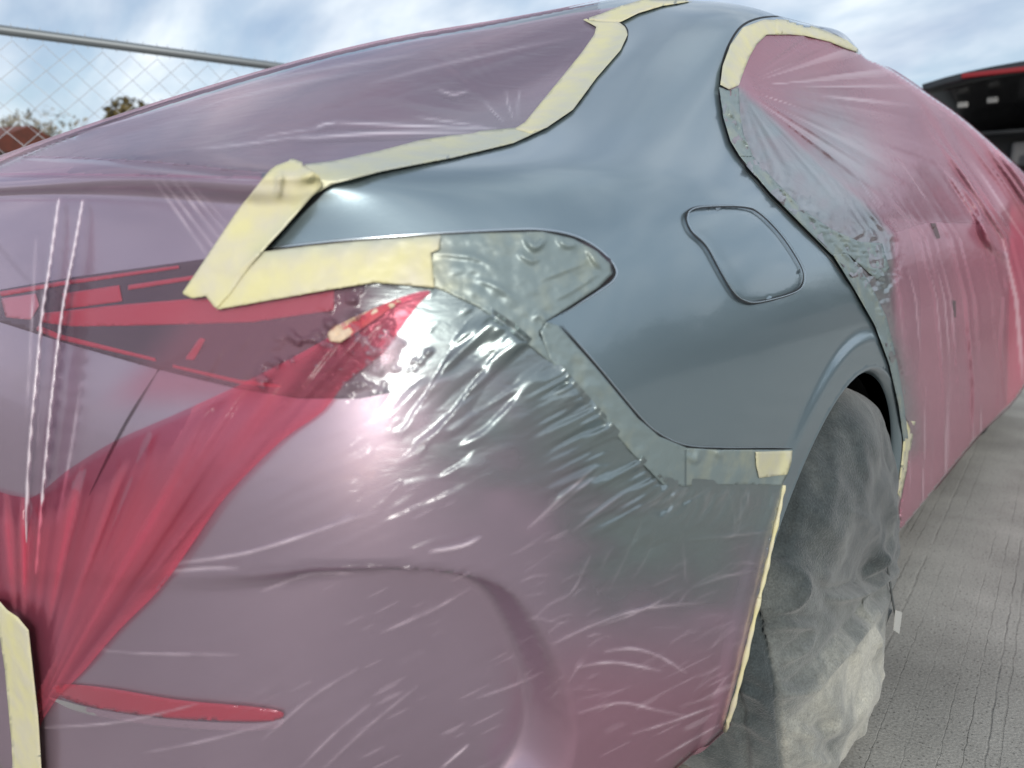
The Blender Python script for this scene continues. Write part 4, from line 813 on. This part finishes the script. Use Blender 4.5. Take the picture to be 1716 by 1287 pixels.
def sheen_door(q, P):  # painted highlights along the fan and hang lines
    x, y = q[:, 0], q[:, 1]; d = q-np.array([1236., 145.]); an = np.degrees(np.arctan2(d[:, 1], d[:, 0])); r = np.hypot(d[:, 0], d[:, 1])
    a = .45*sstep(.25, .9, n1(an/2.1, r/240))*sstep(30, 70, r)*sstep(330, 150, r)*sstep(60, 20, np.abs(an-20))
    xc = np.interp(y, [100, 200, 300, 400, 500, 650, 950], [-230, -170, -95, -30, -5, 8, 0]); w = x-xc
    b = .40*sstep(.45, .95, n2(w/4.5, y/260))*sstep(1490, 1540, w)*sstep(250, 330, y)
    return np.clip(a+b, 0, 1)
def spray_door(q, P):
    x, y = q[:, 0], q[:, 1]
    d, a, s = seg_dist(q, DOORL)
    zone = np.array([(1236, 145), (1300, 205), (1380, 280), (1450, 340), (1495, 395), (1497, 520), (1508, 620), (1520, 705), (1500, 720), (1470, 560), (1400, 430), (1290, 320), (1206, 190)], float)
    z = sdist(q, zone); lobe = np.exp(-(((x-1395-(y-230)*.35)/65)**2+((y-255)/95)**2)**1.2)*.75
    r = np.maximum(np.maximum(sstep(-10, 8, z), np.exp(-(d/26)**2)), lobe)
    lower = sstep(560, 500, y)
    return np.clip(r*(.86+.14*n1(x/20, y/20)), 0, 1)
DOOR = [(1232, 120), (1238, 95), (1258, 66), (1282, 48), (1335, 44), (1390, 62), (1440, 92), (1470, 75), (1560, 110), (1740, 200), (1740, 690), (1716, 702), (1660, 780), (1645, 795), (1630, 812), (1612, 840), (1580, 878), (1545, 910), (1506, 934), (1508, 850), (1520, 790), (1526, 720), (1514, 690), (1500, 630), (1478, 555), (1444, 484), (1402, 432), (1350, 378), (1290, 322), (1242, 268), (1224, 235), (1212, 190), (1208, 150)]
door = sheet('masking_film', DOOR, 2.7, .004, FILM_DOOR, relief_door, {'spray': spray_door, 'pale_sheen': sheen_door, 'layers': lambda q, P: np.clip(.22*sstep(1560, 1700, q[:, 0])*sstep(250, 420, q[:, 1])+.5*sstep(1688, 1696, q[:, 0]+(q[:, 1]-400)*.02)*sstep(330, 360, q[:, 1])+.10*n3(q[:, 0]/60, q[:, 1]/160), 0, 1)})
tag(door, 'pink plastic film draped over the side windows and doors, its rear edge sprayed grey', 'plastic film', 'pink masking films')
# grey printed line and barcode blocks on the door film
PRN = mat('grey_print', (.12, .08, .085), .6)
for pl, w in (([(1573, 405), (1583, 440), (1590, 480), (1595, 510)], 1.6), ([(1598, 530), (1597, 580), (1593, 625)], 1.8)): seam('print_line', pl, w, PRN, door, .0105)
for py_ in ([(1560, 374), (1568, 374), (1576, 398), (1570, 402)], [(1594, 503), (1602, 504), (1602, 532), (1595, 532)]): sheet('print_block', py_, 3, .0105, PRN, parent=door)

# film over the parts of the car turned away from the lens: left side, roof, hood
def far_cover():
    q, z = proj(BP); vis = np.sum((CAM-BP)*BN, 1) > 0
    V = []; F = []; P = BP+BN*.003
    def keep(f):
        c = BP[list(f)].mean(0); v = np.sum((CAM-c)*BN[list(f)].mean(0))
        if v > (.095 if c[1] < 1.1 else .012): return False
        if c[1] > 1.1 and c[1] < 2.2 and c[0] > .30: return False     # bare roof pillar top
        return c[2] > .16
    F = [f for f in faces if keep(f)]
    nvx = len(P); PL = P*np.array([-1, 1, 1]); FL = [tuple(i+nvx for i in f[::-1]) for f in faces]
    FL = [f for f in FL if not (BP[f[0]-nvx][2] < .16)]
    allV = np.vstack([P, PL]); allF = F+FL; used = np.unique(np.array(allF).ravel()); rm = {int(u): i for i, u in enumerate(used)}
    o = mesh_obj('masking_film', allV[used], [tuple(rm[int(i)] for i in f) for f in allF], FILM_DOOR)
    add_attr(o, 'spray', np.zeros(len(used))); add_attr(o, 'layers', np.zeros(len(used)))
    tag(o, 'pink plastic film wrapped over the roof, hood and far left side of the sedan', 'plastic film', 'pink masking films')
far_cover()

# bunched red film pulled across the lamp and bumper towards the tape strip at left
RED = [(690, 492), (722, 488), (700, 510), (640, 590), (580, 640), (540, 690), (470, 740), (380, 830), (330, 900), (270, 985), (200, 1055), (140, 1125), (100, 1165), (72, 1205), (66, 1210), (48, 1060), (0, 1020), (-40, 1010), (-40, 830), (50, 835), (110, 790), (190, 740), (280, 700), (380, 655), (470, 610), (560, 560), (620, 520)]
def relief_red(q, P):
    x, y = q[:, 0], q[:, 1]; d = q-np.array([40, 1240.]); an = np.degrees(np.arctan2(-d[:, 1], d[:, 0])); rr = np.hypot(d[:, 0], d[:, 1])
    fold = n1.fbm(an/2.6, rr/420, 3)+.35*n2(an/.8, rr/300)
    s = sdist(q, np.array(RED, float))
    return .003+.006*sstep(0, 60, s)+.0065*fold*np.minimum(rr/450, 1)*sstep(-4, 25, s)+.0030
def layers_red(q, P):
    d = q-np.array([40, 1240.]); an = np.degrees(np.arctan2(-d[:, 1], d[:, 0])); rr = np.hypot(d[:, 0], d[:, 1])
    s = sdist(q, np.array(RED, float))
    return np.clip(.10+.40*sstep(240, 60, np.abs(q[:, 1]-900)+.35*q[:, 0])+.45*n2(an/2.0, rr/380)+.35*np.exp(-(s/12)**2)*(q[:, 0]+q[:, 1]*.55 > 700)-.75*sstep(70, 0, s)*(q[:, 0]+q[:, 1]*.55 < 700), -.42, 1)
red = sheet('bunched_film', RED, 4, .003, FILM_RED, relief_red, {'spray': lambda q, P: 0*q[:, 0], 'layers': layers_red}, smooth_poly=3)
tag(red, 'bunched folds of red plastic film pulled diagonally across the tail light and bumper', 'plastic film')

def spray_c(c): return lambda q, P: np.full(len(q), c)
def edge_spray(line, reach, lo, hi):
    line = np.array(line, float)
    return lambda q, P: lo+(hi-lo)*np.exp(-(seg_dist(q, line)[0]/reach)**2)
def tape(poly, label, m=TAPE, spray=spray_c(0), off=.0078, step=4, relief=None, group='masking tape strips', sp=0, name='masking_tape'):
    rl = relief or (lambda q, P: .0006*n2.fbm(q[:, 0]/26, q[:, 1]/22, 2))
    o = sheet(name, poly, step, off, m, rl, {'spray': spray}, thick=.0003, smooth_poly=sp)
    tag(o, label, 'tape', group); return o
PEDGE = [(440, 420), (556, 309), (760, 262), (915, 212)]
def rel_corner(q, P):
    return .0006*n2.fbm(q[:, 0]/26, q[:, 1]/22, 2)+ridge(q, [([(505, 300), (530, 288), (540, 300)], 9, .008), ([(470, 290), (466, 330)], 5, .007), ([(392, 462), (450, 410)], 4, .002)])
tape([(305, 492), (340, 440), (400, 350), (450, 288), (462, 278), (484, 270), (488, 265), (506, 272), (508, 278), (524, 286), (536, 296), (540, 312), (520, 332), (480, 378), (441, 420), (405, 465), (386, 492), (362, 518), (345, 496), (322, 500)], 'broad yellow masking tape running down over the trunk lid gap', spray=edge_spray(PEDGE, 22, 0, .35), relief=rel_corner, off=.0115)
tape([(362, 519), (372, 495), (400, 462), (440, 422), (520, 412), (600, 404), (738, 394), (736, 418), (722, 424), (724, 440), (728, 482), (705, 480), (630, 473), (560, 484), (470, 500)], 'wide yellow masking tape across the top of the tail light', spray=edge_spray([(440, 415), (600, 400), (740, 390)], 20, 0, .6), off=.0105)
tape([(508, 276), (560, 270), (640, 252), (700, 236), (800, 220), (868, 214), (880, 220), (918, 213), (860, 240), (760, 264), (640, 287), (556, 309), (520, 330), (536, 300)], 'sage tinted yellow tape along the bottom of the rear window', spray=edge_spray([(560, 300), (760, 262), (915, 215)], 30, .25, .65))
tape([(862, 216), (880, 205), (900, 180), (945, 125), (975, 88), (996, 58), (999, 45), (990, 40), (977, 33), (1036, 36), (1048, 46), (1052, 58), (1040, 84), (1000, 130), (960, 184), (916, 214), (890, 224)], 'cream tape up the right edge of the rear window', spray=edge_spray([(915, 214), (1000, 130), (1050, 60)], 18, .12, .4), off=.0086)
tape([(977, 33), (1005, 24), (1040, 10), (1075, 0), (1110, -12), (1175, -14), (1160, 2), (1110, 10), (1070, 22), (1040, 37), (1010, 36)], 'cream tape strip along the roof edge above the rear window', spray=spray_c(.1), off=.0090)
tape([(1207, 142), (1211, 110), (1224, 75), (1245, 46), (1280, 33), (1320, 34), (1320, 58), (1285, 58), (1268, 74), (1256, 95), (1246, 120), (1238, 143), (1222, 150)], 'cream tape curving round the rear tip of the side window', spray=edge_spray([(1207, 142), (1211, 110), (1224, 75)], 16, .1, .35), off=.0130)
tape([(1300, 32), (1335, 35), (1380, 50), (1420, 68), (1450, 92), (1420, 82), (1390, 70), (1350, 60), (1300, 56)], 'cream tape strip along the top of the side window', spray=spray_c(.08), off=.0135)
tape([(1266, 757), (1300, 756), (1328, 755), (1326, 775), (1319, 795), (1272, 801), (1267, 780)], 'small pale tape patch at the bumper corner beside the wheel', spray=spray_c(.3), off=.0095)
tape([(1517, 705), (1534, 706), (1527, 745), (1519, 790), (1509, 838), (1504, 826), (1511, 770)], 'thin yellow tape strip on the front edge of the rear wheel arch', off=.0095, step=3, spray=spray_c(.15))
tape([(-40, 1000), (0, 1008), (12, 1022), (30, 1034), (48, 1056), (55, 1120), (64, 1200), (68, 1262), (72, 1330), (22, 1330), (20, 1250), (8, 1120), (-4, 1040), (-40, 1030)], 'vertical yellow tape strip hanging over the bumper at left', off=.026, relief=lambda q, P: .002*n2.fbm(q[:, 0]/60, q[:, 1]/60, 2))
tape([(1644, 772), (1658, 764), (1674, 752), (1676, 774), (1660, 786), (1642, 794)], 'yellow tape tab at the bottom edge of the door film', off=.010, step=3)
tape([(1626, 806), (1640, 792), (1642, 800), (1630, 814)], 'tiny yellow tape tab beneath the door film edge', off=.010, step=3)
tape([(1700, 706), (1716, 690), (1730, 690), (1730, 702), (1704, 718)], 'yellow tape tab low on the front fender at right edge', off=.010, step=3)
# grey oversprayed tape
def rel_grey(q, P):
    r = .0009*n1.fbm(q[:, 0]/22, q[:, 1]/18, 3)
    r += ridge(q, [([(880, 395), (895, 415), (912, 402)], 5, .006), ([(935, 400), (950, 412), (965, 408)], 4, .004), ([(985, 418), (995, 435), (1005, 450)], 4, .005), ([(870, 425), (890, 438), (905, 432)], 3, .003), ([(905, 470), (960, 448), (985, 437)], 3, .002), ([(935, 500), (970, 480), (1000, 458)], 3, .002), ([(895, 535), (905, 528), (920, 545)], 4, .003), ([(1068, 690), (1078, 702)], 5, .005), ([(1150, 760), (1165, 772), (1170, 755)], 5, .004), ([(1200, 755), (1208, 768)], 4, .004), ([(730, 425), (790, 430), (830, 450)], 5, .002), ([(800, 470), (830, 480), (860, 500)], 4, .002)])
    return r
tape([(738, 394), (800, 391), (880, 389), (912, 389), (960, 400), (1000, 421), (1022, 442), (1025, 460), (1005, 480), (960, 510), (916, 538), (902, 560), (940, 610), (920, 606), (860, 556), (800, 514), (745, 488), (727, 482), (722, 440), (722, 424), (736, 418)], 'grey sprayed tape wrapped round the outer end of the tail light', GTAPE, edge_spray([(730, 400), (728, 470)], 40, 1.0, .70), .0072, 3.4, rel_grey)
tape([(905, 556), (916, 539), (936, 546), (1000, 618), (1068, 700), (1104, 731), (1150, 750), (1150, 815), (1112, 813), (1060, 760), (1000, 690), (922, 604)], 'grey sprayed tape running down the bumper seam to the wheel', GTAPE, spray_c(1.0), .0078, 3.4, rel_grey)
tape([(1140, 750), (1210, 754), (1270, 754), (1327, 754), (1322, 790), (1310, 814), (1250, 811), (1140, 815)], 'grey sprayed tape strip along the top of the bumper ahead of the wheel', GTAPE, spray_c(.95), .0072, 3.4, rel_grey)
def rel_cr(q, P):
    d, a, s = seg_dist(q, DOORL); t = a*900
    return sstep(1, 16, d)*(.0050*n1.fbm(t/30, d*s/8, 3)+.0055*np.abs(n2(t/13+d*s/12, d/7))+.0014*n3(t/5, d/4))+.001
tape([(1205, 146), (1222, 152), (1238, 146), (1240, 190), (1246, 225), (1262, 262), (1240, 262), (1224, 236), (1212, 196)], 'crumpled silver tape at the lower rear corner of the side window', GTAPE, spray_c(.95), .010, 2.6, rel_cr)
tape([(1240, 262), (1262, 262), (1300, 305), (1355, 358), (1395, 385), (1440, 405), (1478, 408), (1490, 450), (1470, 470), (1420, 425), (1395, 428), (1345, 378), (1290, 322)], 'crumpled silver tape along the upper rear door gap', GTAPE, spray_c(1.0), .009, 2.6, rel_cr)
tape([(1395, 426), (1420, 425), (1455, 470), (1485, 530), (1502, 600), (1514, 670), (1522, 735), (1514, 740), (1506, 680), (1490, 610), (1466, 545), (1432, 485)], 'twisted silver tape down the rear door gap beside the wheel arch', GTAPE, spray_c(1.0), .010, 2.6, rel_cr)
# edge of the bumper film at the wheel: rolled plastic and yellow tape
def roll(pl, rad, m, label, cat, name):
    pl = cr_spline(pl, 8); P, nr, ok = hit(pl); P = P[ok]+nr[ok]*.004; n = len(P); rr = rad*(1+.35*np.sin(np.arange(n)*.9)*np.sin(np.arange(n)*.37)); o = tube(P, rr, name, m, None, 8); add_attr(o, 'spray', np.zeros(len(o.data.vertices))); tag(o, label, cat, 'masking tape strips'); return o
roll([(1309, 812), (1302, 850), (1290, 905), (1279, 955), (1268, 1000)], .0030, TAPE, 'pale rolled tape edge on the upper rear of the wheel opening', 'tape', 'masking_tape')
roll([(1268, 1000), (1254, 1060), (1238, 1128), (1222, 1188), (1203, 1246)], .0034, TAPE, 'yellow rolled tape edge low on the rear of the wheel opening', 'tape', 'masking_tape')
# crumpled beige paper caught under the film
PAPER = mat('beige_paper', (.62, .44, .28), .7, vary=(40, (.70, .56, .42)))
o = sheet('crumpled_paper', [(548, 560), (560, 548), (600, 528), (640, 512), (668, 500), (672, 506), (640, 528), (604, 552), (570, 574), (554, 572)], 3.4, .011, PAPER, lambda q, P: .006*n1.fbm(q[:, 0]/18, q[:, 1]/16, 2), thick=.0006)
tag(o, 'crumpled beige paper scrap between tail light tape and red film', 'paper')

# ------------------------------------------------------------------ cloth wheel cover
def wheel_cover():
    m = bpy.data.materials.new('worn_canvas'); m.use_nodes = True; t = m.node_tree; b = t.nodes['Principled BSDF']; b.inputs['Roughness'].default_value = .95; b.inputs['Specular IOR Level'].default_value = .15; b.inputs['Sheen Weight'].default_value = .25
    tcn = N(t, 'ShaderNodeTexCoord'); at = N(t, 'ShaderNodeAttribute', attribute_name='spray')
    nz = N(t, 'ShaderNodeTexNoise'); nz.inputs['Scale'].default_value = 7; nz.inputs['Detail'].default_value = 7; nz.inputs['Roughness'].default_value = .6; t.links.new(tcn.outputs['Object'], nz.inputs['Vector'])
    fn = N(t, 'ShaderNodeTexNoise'); fn.inputs['Scale'].default_value = 320; fn.inputs['Detail'].default_value = 4; t.links.new(tcn.outputs['Object'], fn.inputs['Vector'])
    f = M2(t, 'ADD', at.outputs['Fac'], M2(t, 'MULTIPLY', M2(t, 'SUBTRACT', nz.outputs[0], .5), 1.5), clamp=True)
    c = N(t, 'ShaderNodeValToRGB'); e = c.color_ramp.elements; e[0].color = (.42, .41, .35, 1); e[0].position = .05; e[1].color = (.048, .058, .060, 1); e[1].position = .98
    k = c.color_ramp.elements.new(.45); k.color = (.155, .165, .155, 1); t.links.new(f, c.inputs[0])
    mid = N(t, 'ShaderNodeTexNoise'); mid.inputs['Scale'].default_value = 48; mid.inputs['Detail'].default_value = 6; mid.inputs['Roughness'].default_value = .7; t.links.new(tcn.outputs['Object'], mid.inputs['Vector'])
    fl = M2(t, 'MULTIPLY', M2(t, 'MULTIPLY_ADD', fn.outputs[0], 1.0, .5), M2(t, 'MULTIPLY_ADD', mid.outputs[0], 1.0, .5)); cb = N(t, 'ShaderNodeCombineXYZ'); [t.links.new(fl, cb.inputs[i]) for i in range(3)]
    x = N(t, 'ShaderNodeMix', data_type='RGBA', blend_type='MULTIPLY'); x.inputs[0].default_value = 1; t.links.new(c.outputs[0], x.inputs[6]); t.links.new(cb.outputs[0], x.inputs[7]); t.links.new(x.outputs[2], b.inputs['Base Color'])
    bp = N(t, 'ShaderNodeBump'); bp.inputs['Strength'].default_value = 1; bp.inputs['Distance'].default_value = 1
    t.links.new(M2(t, 'ADD', M2(t, 'MULTIPLY', fn.outputs[0], .0022), M2(t, 'MULTIPLY', nz.outputs[0], .004)), bp.inputs['Height']); t.links.new(bp.outputs[0], b.inputs['Normal'])
    cy, cz = 1.065, .322
    prof = [(.66, .30), (.66, .335), (.70, .356), (.76, .364), (.82, .366), (.87, .365), (.91, .360), (.940, .347), (.962, .325), (.975, .285), (.982, .235), (.986, .17), (.988, .10), (.989, .04), (.989, .003)]
    pp = cr_spline(prof, 7); n = 560; V = []; F = []; sp = []
    L = len(pp)
    ang = np.linspace(0, 2*math.pi, n, endpoint=False)
    for i, a in enumerate(ang):
        ca, sa = math.cos(a), math.sin(a)
        for k, (x_, r_) in enumerate(pp):
            V.append((x_, ca*r_, sa*r_))
    V = np.array(V); A_ = np.repeat(ang, L); Kk = np.tile(np.arange(L), n)/L; r0 = np.hypot(V[:, 1], V[:, 2])
    # sag: fuller and lower at the bottom, pinched at the top
    low = np.clip(-np.sin(A_), 0, 1); back = np.clip(-np.cos(A_), 0, 1); top = np.clip(np.sin(A_), 0, 1)
    # folds: long slanting creases running down the face
    # gather folds hang from the top and slant towards the tread
    aY = V[:, 1]*1.0; aZ = V[:, 2]; aX = V[:, 0]
    sl = aZ*.75+aY*.66; cr_ = aY*.75-aZ*.66
    f1 = n1.fbm(sl/.085+aX*5, cr_/.30+3, 3); f2 = n2.fbm(aZ/.055+aX*9, aY/.11, 3); f3 = n3.fbm(aY/.05, aZ/.22+aX*6, 2)
    fold = .012*f1+.0022*f2+.004*f3*low
    face = sstep(.93, .975, aX)
    rad = np.where(r0 > 1e-6, 1+(fold*(1-face)*1.0)/np.maximum(r0, .05), 1)
    V[:, 1] *= rad; V[:, 2] *= rad
    V[:, 0] += fold*face*1.1+.012*low*face
    V[:, 2] = np.where(V[:, 2] < -.30, -.30+(V[:, 2]+.30)*.72, V[:, 2])
    V[:, 1] += .02*low*np.sign(V[:, 1])
    # a sewn seam line ridge down the back of the tread
    sx = .885+.02*np.sin(A_*3); V[:, 0] += 0
    d = np.abs(aX-.90-.012*np.sin(A_*4)); sr = np.exp(-(d/.006)**2)*.009*((-np.cos(A_)) > -.1); rad = 1-sr/np.maximum(r0, .05); V[:, 1] *= rad; V[:, 2] *= rad
    W_ = V+np.array([0, cy, cz]); W_[:, 2] = np.maximum(W_[:, 2], GZ+.002)
    for i in range(n):
        j = (i+1) % n
        for k in range(L-1): F.append((i*L+k, j*L+k, j*L+k+1, i*L+k+1))
    F.append(tuple(i*L+L-1 for i in range(n)))
    # creases in the cloth, traced where the photograph shows them
    q, z = proj(W_); vis = (W_[:, 0] > .86)
    CRE = [([(1502, 955), (1450, 985), (1400, 1000), (1375, 990)], 9, .014), ([(1498, 905), (1470, 950), (1440, 975)], 8, .010), ([(1500, 985), (1440, 1050), (1380, 1120), (1330, 1180)], 11, .014),
     ([(1285, 950), (1325, 945), (1345, 975), (1330, 1010), (1290, 1030)], 10, .013), ([(1275, 1055), (1320, 1045), (1365, 1050)], 9, .012), ([(1305, 1165), (1345, 1150), (1365, 1120)], 9, .012), ([(1305, 1110), (1345, 1085), (1360, 1060)], 8, .009),
     ([(1420, 850), (1455, 870), (1475, 905), (1470, 950)], 10, .010), ([(1385, 690), (1395, 780), (1380, 880)], 14, .007), ([(1430, 700), (1445, 780), (1450, 840)], 12, .006), ([(1345, 800), (1335, 880), (1310, 940)], 12, .007),
     ([(1480, 1040), (1465, 1130), (1430, 1220)], 10, .009), ([(1500, 1010), (1495, 1080), (1470, 1160)], 8, .008), ([(1325, 1215), (1370, 1230), (1410, 1215)], 10, .009), ([(1225, 1200), (1260, 1210), (1290, 1240)], 10, .010), ([(1235, 1150), (1270, 1165), (1290, 1190)], 8, .008), ([(1320, 1240), (1360, 1270), (1400, 1275)], 9, .008)]
    rc = ridge(q, CRE)-.6*ridge(q+np.array([6., 9.]), CRE); xs0 = np.interp(q[:, 1], [600, 1010, 1150, 1290], [1262, 1265, 1300, 1312])
    groove = -.012*np.exp(-((q[:, 0]-xs0)/3.2)**2)*sstep(985, 1020, q[:, 1])
    dirn = np.stack([face, (1-face)*np.cos(A_), (1-face)*np.sin(A_)], -1)
    W_ = W_+dirn*((rc+groove)*vis)[:, None]; W_[:, 2] = np.maximum(W_[:, 2], GZ+.002)
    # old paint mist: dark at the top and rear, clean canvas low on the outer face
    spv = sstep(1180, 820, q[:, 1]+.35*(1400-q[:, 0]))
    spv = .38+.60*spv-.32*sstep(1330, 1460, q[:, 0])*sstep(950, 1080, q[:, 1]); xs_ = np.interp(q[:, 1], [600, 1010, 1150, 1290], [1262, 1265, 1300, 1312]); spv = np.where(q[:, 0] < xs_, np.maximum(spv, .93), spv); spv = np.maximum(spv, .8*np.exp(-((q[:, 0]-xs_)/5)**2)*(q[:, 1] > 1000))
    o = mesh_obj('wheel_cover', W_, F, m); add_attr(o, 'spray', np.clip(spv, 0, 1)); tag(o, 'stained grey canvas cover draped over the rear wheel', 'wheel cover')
    cord = mat('cover_cord', (.10, .11, .11), .9); lab_ = mat('care_label', (.45, .45, .42), .8)
    pts = [un(x_, y_, 'X', .985+dx) for x_, y_, dx in ((1484, 930, .0), (1490, 965, .006), (1495, 1000, .010), (1500, 1030, .012), (1504, 1055, .012))]
    tube(cr_spline(pts, 6), .0022, 'drawstring', cord, o, 6)
    lp = [un(x_, y_, 'X', .999) for x_, y_ in ((1500, 1022), (1511, 1026), (1506, 1062), (1497, 1056))]; lb = mesh_obj('label_tag', lp, [(0, 1, 2, 3)], lab_, o, False); sl = lb.modifiers.new('t', 'SOLIDIFY'); sl.thickness = .0012
    return o
wheel_cover()
